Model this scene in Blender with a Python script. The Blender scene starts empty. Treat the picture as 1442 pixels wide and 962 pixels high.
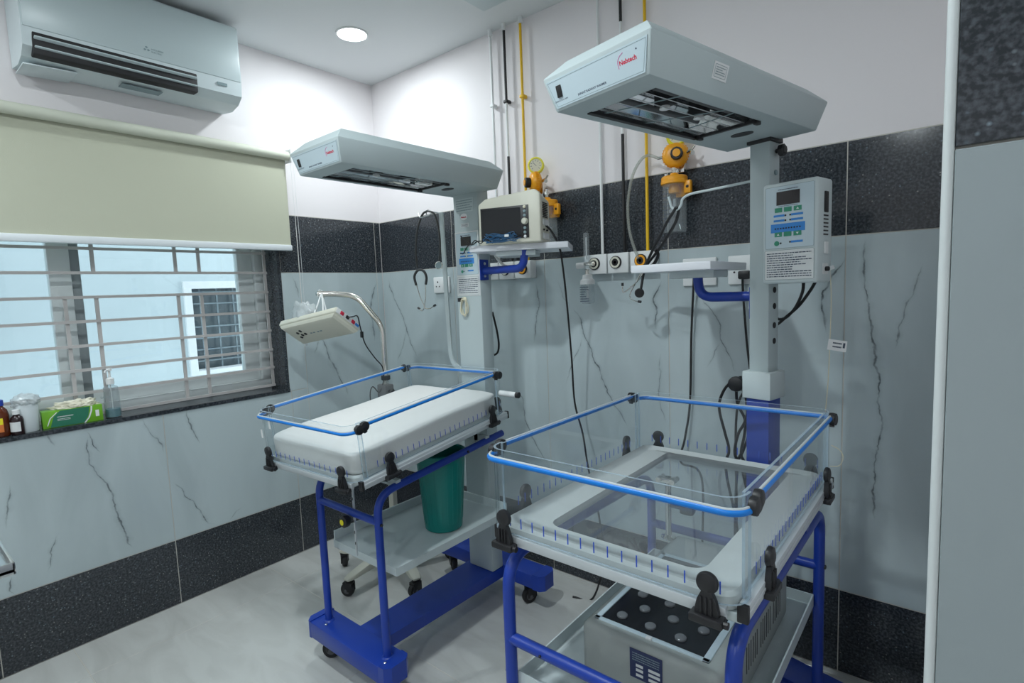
import bpy, bmesh, math, random
from mathutils import Matrix, Vector
from math import sin, cos, pi, radians
S = bpy.context.scene
COL = S.collection
random.seed(7)

# ---------------------------------------------------------------- camera
camd = bpy.data.cameras.new('camera'); camd.sensor_width = 36.0; camd.lens = 761.5 * 36 / 1442
cam = bpy.data.objects.new('camera', camd); COL.objects.link(cam)
yaw, pitch, roll = 0.690, -0.094, -0.038
F = Vector((-sin(yaw)*cos(pitch), cos(yaw)*cos(pitch), sin(pitch)))
r0 = Vector((cos(yaw), sin(yaw), 0)); u0 = r0.cross(F)
R_ = r0*cos(roll) + u0*sin(roll); U_ = -r0*sin(roll) + u0*cos(roll)
cam.matrix_world = Matrix(((R_.x, U_.x, -F.x, 2.692), (R_.y, U_.y, -F.y, -2.054), (R_.z, U_.z, -F.z, 1.361), (0, 0, 0, 1)))
camd.clip_start = 0.02
S.camera = cam

# ---------------------------------------------------------------- world, lamps, exposure
w = bpy.data.worlds.new('overcast'); S.world = w; w.use_nodes = True
wn = w.node_tree.nodes; wl = w.node_tree.links
bg = wn['Background']
tc = wn.new('ShaderNodeTexCoord'); sx = wn.new('ShaderNodeSeparateXYZ'); rmp = wn.new('ShaderNodeValToRGB')
wl.new(tc.outputs['Generated'], sx.inputs[0]); wl.new(sx.outputs['Z'], rmp.inputs[0])
rmp.color_ramp.elements[0].position = 0.0; rmp.color_ramp.elements[0].color = (0.74, 0.84, 0.88, 1)
rmp.color_ramp.elements[1].position = 0.6; rmp.color_ramp.elements[1].color = (0.88, 0.95, 1.0, 1)
wl.new(rmp.outputs[0], bg.inputs[0]); bg.inputs[1].default_value = 1.7
S.view_settings.view_transform = 'Standard'; S.view_settings.look = 'None'; S.view_settings.gamma = 1.0
S.view_settings.use_curve_mapping = False
S.view_settings.exposure = 0.6
LIGHTS = [(0.461, -0.443, 5.2), (1.65, -1.75, 13.0), (0.46, -2.5, 7.0), (2.4, -3.2, 8.0), (3.7, -2.3, 4.0)]
LAMP_COL = (0.88, 0.97, 1.0)
H = 2.587

# ---------------------------------------------------------------- helpers
WM = {}
def W(o): return WM.get(o.name, Matrix())
def tag(o, label=None, cat=None, group=None, kind=None):
    if label: o['label'] = label
    if cat: o['category'] = cat
    if group: o['group'] = group
    if kind: o['kind'] = kind
    return o
def thing(name, loc, label, cat, group=None, rz=0, kind=None):
    o = bpy.data.objects.new(name, None); COL.objects.link(o); o.empty_display_size = 0.05
    o.location = loc; o.rotation_euler = (0, 0, rz)
    WM[o.name] = Matrix.Translation(loc) @ Matrix.Rotation(rz, 4, 'Z')
    return tag(o, label, cat, group, kind)
def frame(o, x, y):
    """matrix with origin o, local x axis along x, y as close to y, z the normal"""
    x = Vector(x).normalized(); y = Vector(y); z = x.cross(y).normalized(); y = z.cross(x)
    m = Matrix((x, y, z)).transposed().to_4x4(); m.translation = Vector(o); return m
def smooth(pts, k=6):
    P = [Vector(p) for p in pts]; out = []
    for i in range(len(P)-1):
        a, b = P[i], P[i+1]; p0 = P[i-1] if i else a*2-b; p3 = P[i+2] if i+2 < len(P) else b*2-a
        for j in range(k):
            t = j/k
            out.append(0.5*((2*a)+(b-p0)*t+(2*p0-5*a+4*b-p3)*t*t+(3*a-p0-3*b+p3)*t*t*t))
    out.append(P[-1]); return out
def fillet(pts, r, k=6):
    P = [Vector(p) for p in pts]; out = [P[0]]
    for i in range(1, len(P)-1):
        a = P[i-1]-P[i]; b = P[i+1]-P[i]; rr = min(r, a.length*.49, b.length*.49)
        s = P[i]+a.normalized()*rr; e = P[i]+b.normalized()*rr
        for j in range(k+1):
            t = j/k; out.append(s*(1-t)**2+P[i]*2*t*(1-t)+e*t*t)
    out.append(P[-1]); return out
class MB:
    def __init__(s, M=None): s.bm = bmesh.new(); s.M = M or Matrix(); s.mi = 0
    def _v(s, p): return s.bm.verts.new(s.M @ Vector(p))
    def _f(s, vs):
        try: f = s.bm.faces.new(vs); f.material_index = s.mi; return f
        except ValueError: return None
    def box(s, x0, x1, y0, y1, z0, z1, bev=0, L=None, seg=2):
        b = bmesh.new(); bmesh.ops.create_cube(b, size=1)
        for v in b.verts: v.co = Vector(((x0+x1)/2+v.co.x*abs(x1-x0), (y0+y1)/2+v.co.y*abs(y1-y0), (z0+z1)/2+v.co.z*abs(z1-z0)))
        if bev: bmesh.ops.bevel(b, geom=list(b.edges), offset=bev, segments=seg, profile=0.5, affect='EDGES')
        return s.merge(b, L)
    def merge(s, b, L=None):
        M = s.M @ L if L else s.M; mp = {}
        for v in b.verts: mp[v] = s.bm.verts.new(M @ v.co)
        for f in b.faces: s._f([mp[v] for v in f.verts])
        b.free(); return s
    def bridge(s, rings, closed=True, capa=True, capb=True):
        n = len(rings[0])
        for i in range(len(rings)-1):
            for j in range(n if closed else n-1):
                k = (j+1) % n; s._f([rings[i][j], rings[i][k], rings[i+1][k], rings[i+1][j]])
        if capa and n > 2: s._f(list(reversed(rings[0])))
        if capb and n > 2: s._f(rings[-1])
    def tube(s, pts, r, n=10, caps=True, prof=None):
        P = [Vector(p) for p in pts]; N = len(P); rings = []
        up = None
        for i, p in enumerate(P):
            t = (P[min(i+1, N-1)]-P[max(i-1, 0)])
            if t.length < 1e-9: t = Vector((0, 0, 1))
            t.normalize()
            if up is None:
                up = Vector((0, 0, 1)) if abs(t.z) < .9 else Vector((0, 1, 0))
            up = (up - t*up.dot(t)).normalized(); sd = t.cross(up)
            rr = r[i] if isinstance(r, (list, tuple)) else r
            if prof: rings.append([s._v(p+sd*a+up*b) for a, b in prof])
            else: rings.append([s._v(p+sd*cos(2*pi*j/n)*rr+up*sin(2*pi*j/n)*rr) for j in range(n)])
        s.bridge(rings, True, caps, caps); return s
    def lathe(s, prof, M=None, n=24, capa=True, capb=True, sx=1, sy=1):
        M = M or Matrix(); rings = []
        for r, z in prof: rings.append([s._v(M @ Vector((r*cos(2*pi*j/n)*sx, r*sin(2*pi*j/n)*sy, z))) for j in range(n)])
        s.bridge(rings, True, capa, capb); return s
    def prism(s, poly, h, M=None, z0=0):
        M = M or Matrix()
        a = [s._v(M @ Vector((x, y, z0))) for x, y in poly]; b = [s._v(M @ Vector((x, y, z0+h))) for x, y in poly]
        s.bridge([a, b]); return s
    def quad(s, *p): s._f([s._v(q) for q in p]); return s
    def sheet(s, path, z0, z1, th):
        """vertical strip of thickness th following a 2-D path; rims get material 1"""
        P = [Vector((x, y)) for x, y in path]; N = len(P); L = []
        for i, p in enumerate(P):
            t = (P[min(i+1, N-1)]-P[max(i-1, 0)]).normalized(); nn = Vector((-t.y, t.x))*th/2
            a = p+nn; b = p-nn
            L.append([s._v((a.x, a.y, z0)), s._v((a.x, a.y, z1)), s._v((b.x, b.y, z1)), s._v((b.x, b.y, z0))])
        for i in range(N-1):
            for j in range(4):
                k = (j+1) % 4; s.mi = 1 if j in (1, 3) else 0
                s._f([L[i][j], L[i][k], L[i+1][k], L[i+1][j]])
        s.mi = 1; s._f(L[0]); s._f(list(reversed(L[-1]))); s.mi = 0; return s
    def build(s, name, mats, parent=None, label=None, flat=False, angle=35):
        if not isinstance(mats, (list, tuple)): mats = [mats]
        bmesh.ops.recalc_face_normals(s.bm, faces=list(s.bm.faces))
        root = W(parent) if parent else Matrix()
        s.bm.transform(root.inverted())
        me = bpy.data.meshes.new(name); s.bm.to_mesh(me); s.bm.free()
        for m in mats: me.materials.append(m)
        if not flat:
            me.polygons.foreach_set('use_smooth', [True]*len(me.polygons))
            me.set_sharp_from_angle(angle=radians(angle))
        o = bpy.data.objects.new(name, me); COL.objects.link(o)
        if parent: o.parent = parent; WM[o.name] = root
        if label: o['label'] = label
        return o
def boxo(name, m, parent, *a, **k):
    lab = k.pop('label', None); M = k.pop('M', None)
    return MB(M).box(*a, **k).build(name, m, parent, lab)
def topbox(name, m, label, cat, *a, **k):
    return tag(boxo(name, m, None, *a, **k), label, cat)
def text(body, size, M, mat_, parent, name='lettering', align='LEFT', sx=1.0, bold=0.0):
    c = bpy.data.curves.new(name, 'FONT'); c.body = body; c.size = size; c.align_x = align; c.align_y = 'CENTER'
    c.extrude = 0.0002; c.offset = bold; c.space_character = 1.0; c.resolution_u = 2
    t = bpy.data.objects.new('tmp', c); COL.objects.link(t)
    bpy.context.view_layer.update()
    me = bpy.data.meshes.new_from_object(t.evaluated_get(bpy.context.evaluated_depsgraph_get()))
    bpy.data.objects.remove(t); bpy.data.curves.remove(c)
    me.transform(W(parent).inverted() @ M @ Matrix.Diagonal((sx, 1, 1, 1)))
    me.materials.clear(); me.materials.append(mat_)
    o = bpy.data.objects.new(name, me); COL.objects.link(o); o.parent = parent; WM[o.name] = W(parent)
    return o
def copy_tree(o, parent=None):
    c = o.copy(); COL.objects.link(c); c.parent = parent
    for ch in list(o.children): copy_tree(ch, c)
    return c

# ---------------------------------------------------------------- materials
def mat(name, col, rough=.5, metal=0., spec=.5, coat=0., bump=0., bscale=200., alpha=None, emit=None, noise=0., nscale=20.):
    m = bpy.data.materials.new(name); m.use_nodes = True; n = m.node_tree.nodes; l = m.node_tree.links
    b = n['Principled BSDF']; b.inputs['Base Color'].default_value = (*col, 1); b.inputs['Roughness'].default_value = rough
    b.inputs['Metallic'].default_value = metal; b.inputs['Specular IOR Level'].default_value = spec
    b.inputs['Coat Weight'].default_value = coat
    t = n.new('ShaderNodeTexCoord')
    if noise:
        nz = n.new('ShaderNodeTexNoise'); nz.inputs['Scale'].default_value = nscale; nz.inputs['Detail'].default_value = 4
        l.new(t.outputs['Object'], nz.inputs['Vector'])
        mr = n.new('ShaderNodeMapRange'); mr.inputs['From Min'].default_value = .3; mr.inputs['From Max'].default_value = .7
        mr.inputs['To Min'].default_value = 1-noise; mr.inputs['To Max'].default_value = 1+noise*.5
        l.new(nz.outputs[0], mr.inputs[0])
        mx = n.new('ShaderNodeVectorMath'); mx.operation = 'SCALE'; mx.inputs[0].default_value = col
        l.new(mr.outputs[0], mx.inputs['Scale']); l.new(mx.outputs[0], b.inputs['Base Color'])
    if bump:
        nz2 = n.new('ShaderNodeTexNoise'); nz2.inputs['Scale'].default_value = bscale; l.new(t.outputs['Object'], nz2.inputs['Vector'])
        bp = n.new('ShaderNodeBump'); bp.inputs['Strength'].default_value = bump; bp.inputs['Distance'].default_value = .002
        l.new(nz2.outputs[0], bp.inputs['Height']); l.new(bp.outputs[0], b.inputs['Normal'])
    if emit:
        b.inputs['Emission Color'].default_value = (*emit[0], 1); b.inputs['Emission Strength'].default_value = emit[1]
    return m
def clear(name, tint, refl=1.0, rough=.02, haze=0., hazecol=(.8, .85, .88)):
    """thin clear sheet: straight transmission plus a Fresnel reflection"""
    m = bpy.data.materials.new(name); m.use_nodes = True; n = m.node_tree.nodes; l = m.node_tree.links
    n.remove(n['Principled BSDF']); out = n['Material Output']
    tr = n.new('ShaderNodeBsdfTransparent'); tr.inputs[0].default_value = (*tint, 1)
    gl = n.new('ShaderNodeBsdfGlossy'); gl.inputs['Roughness'].default_value = rough
    fr = n.new('ShaderNodeLayerWeight'); fr.inputs['Blend'].default_value = .5
    pw = n.new('ShaderNodeMath'); pw.operation = 'POWER'; pw.inputs[1].default_value = 5; l.new(fr.outputs['Facing'], pw.inputs[0])
    ma_ = n.new('ShaderNodeMath'); ma_.operation = 'MULTIPLY_ADD'; ma_.inputs[1].default_value = .96; ma_.inputs[2].default_value = .04; l.new(pw.outputs[0], ma_.inputs[0])
    mu = n.new('ShaderNodeMath'); mu.operation = 'MULTIPLY'; mu.inputs[1].default_value = refl; mu.use_clamp = True
    l.new(ma_.outputs[0], mu.inputs[0]); mix = n.new('ShaderNodeMixShader')
    l.new(mu.outputs[0], mix.inputs[0]); l.new(tr.outputs[0], mix.inputs[1]); l.new(gl.outputs[0], mix.inputs[2])
    last = mix
    if haze:
        df = n.new('ShaderNodeBsdfDiffuse'); df.inputs[0].default_value = (*hazecol, 1)
        m2 = n.new('ShaderNodeMixShader'); m2.inputs[0].default_value = haze
        l.new(mix.outputs[0], m2.inputs[1]); l.new(df.outputs[0], m2.inputs[2]); last = m2
    l.new(last.outputs[0], out.inputs[0]); return m
M = {}
M['paint'] = mat('wall_paint', (.80, .765, .775), .75, bump=.15, bscale=60)
M['ceil'] = mat('ceiling_paint', (.70, .73, .74), .85)
M['grout'] = mat('grout', (.55, .53, .48), .9)
M['grey'] = mat('grey_powder_coat', (.45, .52, .53), .42, bump=.12, bscale=900)
M['greyl'] = mat('light_grey_coat', (.54, .61, .62), .4, bump=.08, bscale=900)
M['panelgrey'] = mat('pale_front_plate', (.50, .60, .65), .4)
M['blue'] = mat('blue_powder_coat', (.009, .043, .33), .35, bump=.1, bscale=500)
M['rail'] = mat('bright_blue_rail', (.0, .19, .66), .35)
M['strip'] = mat('painted_rail_highlight', (.52, .56, .57), .4)  # highlight line on the blue rails, put in as a white colour
M['black'] = mat('black_plastic', (.012, .012, .014), .45)
M['rubber'] = mat('black_rubber', (.015, .015, .016), .7)
M['wheelgrey'] = mat('grey_wheel_hub', (.10, .105, .11), .6)
M['chrome'] = mat('chrome', (.75, .73, .68), .16, metal=1)
M['steel'] = mat('brushed_steel', (.60, .62, .63), .3, metal=1)
M['alu'] = mat('aluminium', (.58, .62, .64), .4, metal=.35)
M['white'] = mat('white_plastic', (.76, .78, .78), .4)
M['whitel'] = mat('white_laminate', (.74, .76, .80), .35)
M['ivory'] = mat('ivory_plastic', (.66, .65, .55), .45)
M['beige'] = mat('beige_plastic', (.50, .50, .43), .5)
M['sheetfab'] = mat('white_mattress_cover', (.72, .72, .70), .75, bump=.25, bscale=45)
M['teal'] = mat('teal_plastic', (.0, .19, .165), .38, noise=.1, nscale=6)
M['yellow'] = mat('amber_plastic', (.85, .36, .01), .35)
M['lemon'] = mat('yellow_plastic', (.80, .72, .02), .4)
M['yellowpipe'] = mat('yellow_painted_copper', (.80, .48, .01), .4)
M['screen'] = mat('dark_screen', (.018, .02, .022), .16)
M['lcd'] = mat('display_window', (.02, .017, .018), .25)
M['green'] = mat('green_key', (.03, .25, .15), .5)
M['key_blue'] = mat('blue_key', (.03, .22, .60), .5)
M['ink'] = mat('printed_ink', (.04, .06, .10), .6)
M['red_ink'] = mat('red_ink', (.55, .02, .06), .6)
M['pink_ink'] = mat('pink_ink', (.65, .15, .42), .6)
M['tick'] = mat('blue_scale_mark', (.02, .08, .50), .6)
M['navy'] = mat('navy_label', (.02, .03, .10), .5)
M['blind'] = mat('roller_blind_cloth', (.50, .51, .40), .8, bump=.2, bscale=400)
M['blindbar'] = mat('blind_bar', (.72, .76, .78), .4)
M['roller'] = mat('blind_roller', (.60, .62, .52), .6)
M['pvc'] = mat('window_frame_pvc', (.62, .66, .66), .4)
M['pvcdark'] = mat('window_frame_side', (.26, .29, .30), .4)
M['barpaint'] = mat('grille_paint', (.48, .46, .45), .5)
M['facade'] = mat('neighbour_wall', (.60, .68, .71), .9, noise=.05, nscale=2)
M['facadewhite'] = mat('neighbour_window_surround', (.80, .82, .84), .8)
M['acpanel'] = mat('air_conditioner_panel', (.50, .585, .60), .3)
M['acbody'] = mat('air_conditioner_body', (.62, .70, .72), .4)
M['dark'] = mat('dark_cavity', (.01, .01, .012), .6)
M['tubeclear'] = clear('clear_tube', (.78, .80, .78), 1.3, haze=.25, hazecol=(.7, .72, .66))
M['acr'] = clear('clear_acrylic', (.965, .98, .985), .8, haze=.012)
M['border'] = mat('tray_border_plastic', (.50, .54, .54), .4)
M['pane_far'] = mat('neighbour_pane', (.11, .14, .16), .3)
M['bar_far'] = mat('neighbour_bars', (.22, .27, .30), .5)
M['acredge'] = clear('acrylic_edge', (.70, .82, .90), 2.0, rough=.2, haze=.35, hazecol=(.55, .68, .78))
M['acrfloor'] = clear('acrylic_floor', (.94, .965, .98), 1.2, haze=.04)
M['glass'] = clear('window_glass', (.90, .95, .96), 1.0)
M['jar'] = clear('clear_jar', (.82, .85, .86), 1.3, haze=.12)
M['liquid'] = mat('teal_liquid', (.0, .16, .20), .2)
M['cream'] = mat('cream_cord', (.72, .68, .52), .5)
M['cable'] = mat('black_cable', (.012, .012, .013), .5)
M['bluewire'] = mat('blue_sensor_wire', (.02, .10, .22), .4)
M['mirror'] = mat('polished_reflector', (.72, .74, .75), .1, metal=1)
M['sticker'] = mat('paper_sticker', (.68, .70, .70), .6)
M['amber'] = mat('amber_bottle', (.10, .02, .006), .15)
M['brown'] = mat('dark_brown_bottle', (.02, .008, .010), .2)
M['orange'] = mat('orange_label', (.65, .18, .04), .5)
M['lime'] = mat('lime_card', (.16, .42, .02), .45)
M['dgreen'] = mat('deep_green_card', (.02, .17, .10), .45)
M['glove'] = mat('latex_glove', (.75, .72, .58), .7)
M['lens'] = mat('led_lens', (.16, .17, .18), .12)
M['ledplate'] = mat('led_plate', (.012, .013, .016), .2)
M['case'] = mat('grey_case', (.33, .36, .35), .5, bump=.1, bscale=600)
M['plasticbag'] = clear('plastic_bag', (.85, .87, .85), 1.6, rough=.2, haze=.45)
M['lampglow'] = mat('downlight_glow', (1, 1, 1), .5, emit=(LAMP_COL, 14.0))
M['tag'] = mat('tag_paper', (.75, .75, .75), .6)
M['steelkey'] = mat('grey_key', (.22, .30, .32), .5)

def wallpos(n, l, axis):
    g = n.new('ShaderNodeNewGeometry'); s = n.new('ShaderNodeSeparateXYZ'); l.new(g.outputs['Position'], s.inputs[0])
    return g, s.outputs[axis], s.outputs['Z']
def fcurve(n, pts):
    c = n.new('ShaderNodeFloatCurve'); cm = c.mapping; cu = cm.curves[0]
    pts = sorted(pts)
    cu.points[0].location = pts[0]; cu.points[1].location = pts[-1]
    for p in pts[1:-1]: cu.points.new(*p)
    for p in cu.points: p.handle_type = 'VECTOR'
    cm.update(); return c
def marble(name, axis, sgn, veins, U=3.0):
    """pale polished tile; every vein is a curve u(z) traced on the real wall, in metres"""
    m = bpy.data.materials.new(name); m.use_nodes = True; n = m.node_tree.nodes; l = m.node_tree.links
    b = n['Principled BSDF']; b.inputs['Roughness'].default_value = .16; b.inputs['Specular IOR Level'].default_value = .5
    g, u, z = wallpos(n, l, axis)
    def math_(op, a, b_=None, c_=None, clamp=False):
        q = n.new('ShaderNodeMath'); q.operation = op; q.use_clamp = clamp
        for i, v in enumerate((a, b_, c_)):
            if v is None: continue
            if isinstance(v, (int, float)): q.inputs[i].default_value = v
            else: l.new(v, q.inputs[i])
        return q.outputs[0]
    un = math_('MULTIPLY', u, sgn/U); zn = math_('MULTIPLY', z, 1/1.6)
    nz = n.new('ShaderNodeTexNoise'); nz.inputs['Scale'].default_value = 16; nz.inputs['Detail'].default_value = 5
    l.new(g.outputs['Position'], nz.inputs['Vector'])
    wob = math_('MULTIPLY', math_('SUBTRACT', nz.outputs[0], .5), .045/U)
    uu = math_('ADD', un, wob)
    nz2 = n.new('ShaderNodeTexNoise'); nz2.inputs['Scale'].default_value = 9; nz2.inputs['Detail'].default_value = 3
    l.new(g.outputs['Position'], nz2.inputs['Vector'])
    wid = math_('MULTIPLY', nz2.outputs[0], 1.0)
    total = None
    for (pts, wd, st) in veins:
        P = sorted([(p[1]/1.6, p[0]/U) for p in pts])
        c = fcurve(n, P); l.new(zn, c.inputs['Value'])
        d = math_('ABSOLUTE', math_('SUBTRACT', uu, c.outputs[0]))
        z0, z1 = P[0][0], P[-1][0]; e = min(.03, (z1-z0)*.3)
        t = math_('MINIMUM', math_('MULTIPLY', math_('SUBTRACT', zn, z0), 1/e, clamp=True), math_('MULTIPLY', math_('SUBTRACT', z1, zn), 1/e, clamp=True))
        ww = math_('MULTIPLY', math_('MULTIPLY', wid, wd/U*1.3), t)
        core = math_('SUBTRACT', 1, math_('DIVIDE', d, math_('ADD', ww, 1e-6)), clamp=True)
        halo = math_('MULTIPLY', math_('SUBTRACT', 1, math_('DIVIDE', d, math_('ADD', math_('MULTIPLY', ww, 4), 1e-6)), clamp=True), .25)
        v = math_('MULTIPLY', math_('MULTIPLY', math_('ADD', core, halo, clamp=True), t), st)
        total = v if total is None else math_('MAXIMUM', total, v)
    vn = n.new('ShaderNodeTexNoise'); vn.inputs['Scale'].default_value = 22; vn.inputs['Detail'].default_value = 4
    l.new(g.outputs['Position'], vn.inputs['Vector'])
    vary = n.new('ShaderNodeMapRange'); vary.inputs['From Min'].default_value = .35; vary.inputs['From Max'].default_value = .6
    vary.inputs['To Min'].default_value = .35; l.new(vn.outputs[0], vary.inputs[0])
    total = math_('MULTIPLY', total, vary.outputs[0])
    cl = n.new('ShaderNodeTexNoise'); cl.inputs['Scale'].default_value = 2.4; cl.inputs['Detail'].default_value = 6; cl.inputs['Distortion'].default_value = .6
    mp = n.new('ShaderNodeMapping'); mp.inputs['Scale'].default_value = (1.5, 1.5, .5); l.new(g.outputs['Position'], mp.inputs[0]); l.new(mp.outputs[0], cl.inputs['Vector'])
    cr = n.new('ShaderNodeValToRGB'); cr.color_ramp.elements[0].position = .35; cr.color_ramp.elements[0].color = (.42, .49, .51, 1)
    cr.color_ramp.elements[1].position = .62; cr.color_ramp.elements[1].color = (.50, .58, .60, 1)
    l.new(cl.outputs[0], cr.inputs[0])
    mx = n.new('ShaderNodeMix'); mx.data_type = 'RGBA'
    l.new(total, mx.inputs[0]); l.new(cr.outputs[0], mx.inputs[6]); mx.inputs[7].default_value = (.07, .085, .095, 1)
    l.new(mx.outputs[2], b.inputs['Base Color'])
    return m
def granite(name):
    m = bpy.data.materials.new(name); m.use_nodes = True; n = m.node_tree.nodes; l = m.node_tree.links
    b = n['Principled BSDF']; b.inputs['Roughness'].default_value = .14; b.inputs['Specular IOR Level'].default_value = .5
    g = n.new('ShaderNodeNewGeometry')
    vo = n.new('ShaderNodeTexVoronoi'); vo.inputs['Scale'].default_value = 115; l.new(g.outputs['Position'], vo.inputs['Vector'])
    nz = n.new('ShaderNodeTexNoise'); nz.inputs['Scale'].default_value = 130; nz.inputs['Detail'].default_value = 6; l.new(g.outputs['Position'], nz.inputs['Vector'])
    r1 = n.new('ShaderNodeValToRGB'); e = r1.color_ramp.elements
    e[0].position = .42; e[0].color = (.020, .024, .029, 1); e[1].position = .66; e[1].color = (.072, .081, .094, 1)
    l.new(nz.outputs[0], r1.inputs[0])
    sc = n.new('ShaderNodeSeparateColor'); l.new(vo.outputs['Color'], sc.inputs[0])
    r2 = n.new('ShaderNodeValToRGB'); r2.color_ramp.elements[0].position = .76; r2.color_ramp.elements[0].color = (0, 0, 0, 1)
    r2.color_ramp.elements[1].position = .97; r2.color_ramp.elements[1].color = (1, 1, 1, 1); l.new(sc.outputs[0], r2.inputs[0])
    ds = n.new('ShaderNodeMapRange'); ds.inputs['From Min'].default_value = .0; ds.inputs['From Max'].default_value = .0045
    ds.inputs['To Min'].default_value = 1; ds.inputs['To Max'].default_value = 0; l.new(vo.outputs['Distance'], ds.inputs[0])
    ds.inputs['From Max'].default_value = .35
    mm = n.new('ShaderNodeMath'); mm.operation = 'MULTIPLY'; l.new(r2.outputs[0], mm.inputs[0]); l.new(ds.outputs[0], mm.inputs[1])
    fc = n.new('ShaderNodeMix'); fc.data_type = 'RGBA'; fc.inputs[6].default_value = (.16, .24, .30, 1); fc.inputs[7].default_value = (.40, .39, .36, 1); l.new(sc.outputs[1], fc.inputs[0])
    mx = n.new('ShaderNodeMix'); mx.data_type = 'RGBA'; l.new(mm.outputs[0], mx.inputs[0]); l.new(r1.outputs[0], mx.inputs[6]); l.new(fc.outputs[2], mx.inputs[7])
    l.new(mx.outputs[2], b.inputs['Base Color']); return m
def floor_mat():
    m = bpy.data.materials.new('floor_tile'); m.use_nodes = True; n = m.node_tree.nodes; l = m.node_tree.links
    b = n['Principled BSDF']; b.inputs['Roughness'].default_value = .22; b.inputs['Specular IOR Level'].default_value = .5
    g = n.new('ShaderNodeNewGeometry'); mp = n.new('ShaderNodeMapping'); mp.inputs['Rotation'].default_value = (0, 0, .6); mp.inputs['Scale'].default_value = (1, 3, 1)
    l.new(g.outputs['Position'], mp.inputs[0])
    nz = n.new('ShaderNodeTexNoise'); nz.inputs['Scale'].default_value = 3; nz.inputs['Detail'].default_value = 8; nz.inputs['Distortion'].default_value = 1.2
    l.new(mp.outputs[0], nz.inputs['Vector'])
    cr = n.new('ShaderNodeValToRGB'); cr.color_ramp.elements[0].position = .3; cr.color_ramp.elements[0].color = (.50, .505, .485, 1)
    cr.color_ramp.elements[1].position = .6; cr.color_ramp.elements[1].color = (.58, .59, .57, 1); l.new(nz.outputs[0], cr.inputs[0])
    l.new(cr.outputs[0], b.inputs['Base Color']); return m
def xz(*p): return [(q[0], q[2]) for q in p]
def yz(*p): return [(-q[1], q[2]) for q in p]
VB = [
 (xz((1.347,0.000,1.279),(1.398,0.000,1.231),(1.410,0.000,1.158),(1.435,0.000,1.118),(1.455,0.000,1.058),(1.503,0.000,0.973),(1.519,0.000,0.905),(1.556,0.000,0.852),(1.632,0.000,0.753)), .006, .9),
 (xz((1.410,0.000,1.152),(1.362,0.000,1.044),(1.303,0.000,0.909)), .004, .6),
 (xz((1.780,0.000,1.387),(1.743,0.000,1.306),(1.760,0.000,1.252),(1.753,0.000,1.174)), .008, .9),
 (xz((1.777,0.000,1.094),(1.766,0.000,1.021),(1.765,0.000,0.883),(1.791,0.000,0.795)), .004, .6),
 (xz((1.152,0.000,1.402),(1.170,0.000,1.331),(1.157,0.000,1.224),(1.130,0.000,1.098)), .006, .8),
 (xz((1.015,0.000,0.885),(1.053,0.000,0.821),(1.061,0.000,0.722),(1.086,0.000,0.668),(1.207,0.000,0.500)), .006, .8),
 (xz((1.278,0.000,1.406),(1.310,0.000,1.318),(1.347,0.000,1.273)), .005, .5),
 (xz((2.460,0.000,1.485),(2.458,0.000,1.385),(2.476,0.000,1.249),(2.498,0.000,1.113),(2.516,0.000,0.884),(2.500,0.000,0.741),(2.505,0.000,0.563)), .006, .9),
 (xz((2.615,0.000,1.402),(2.590,0.000,1.345),(2.563,0.000,1.226),(2.544,0.000,1.126)), .005, .7),
 (xz((2.409,0.000,1.431),(2.380,0.000,1.382),(2.344,0.000,1.313),(2.353,0.000,1.259),(2.358,0.000,1.173)), .008, .95),
 (xz((1.934,0.000,1.327),(1.955,0.000,1.283),(2.008,0.000,1.208),(2.018,0.000,1.144),(2.049,0.000,1.082),(2.070,0.000,1.022)), .006, .8),
 (xz((2.013,0.000,1.144),(1.984,0.000,1.089),(1.959,0.000,1.030)), .004, .6),
 (xz((0.054,0.000,1.467),(0.069,0.000,1.412),(0.102,0.000,1.335),(0.177,0.000,1.221),(0.197,0.000,1.150),(0.240,0.000,1.063),(0.278,0.000,0.990)), .008, .75),
 (xz((0.197,0.000,1.150),(0.149,0.000,1.047),(0.094,0.000,0.955)), .005, .6),
]
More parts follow.
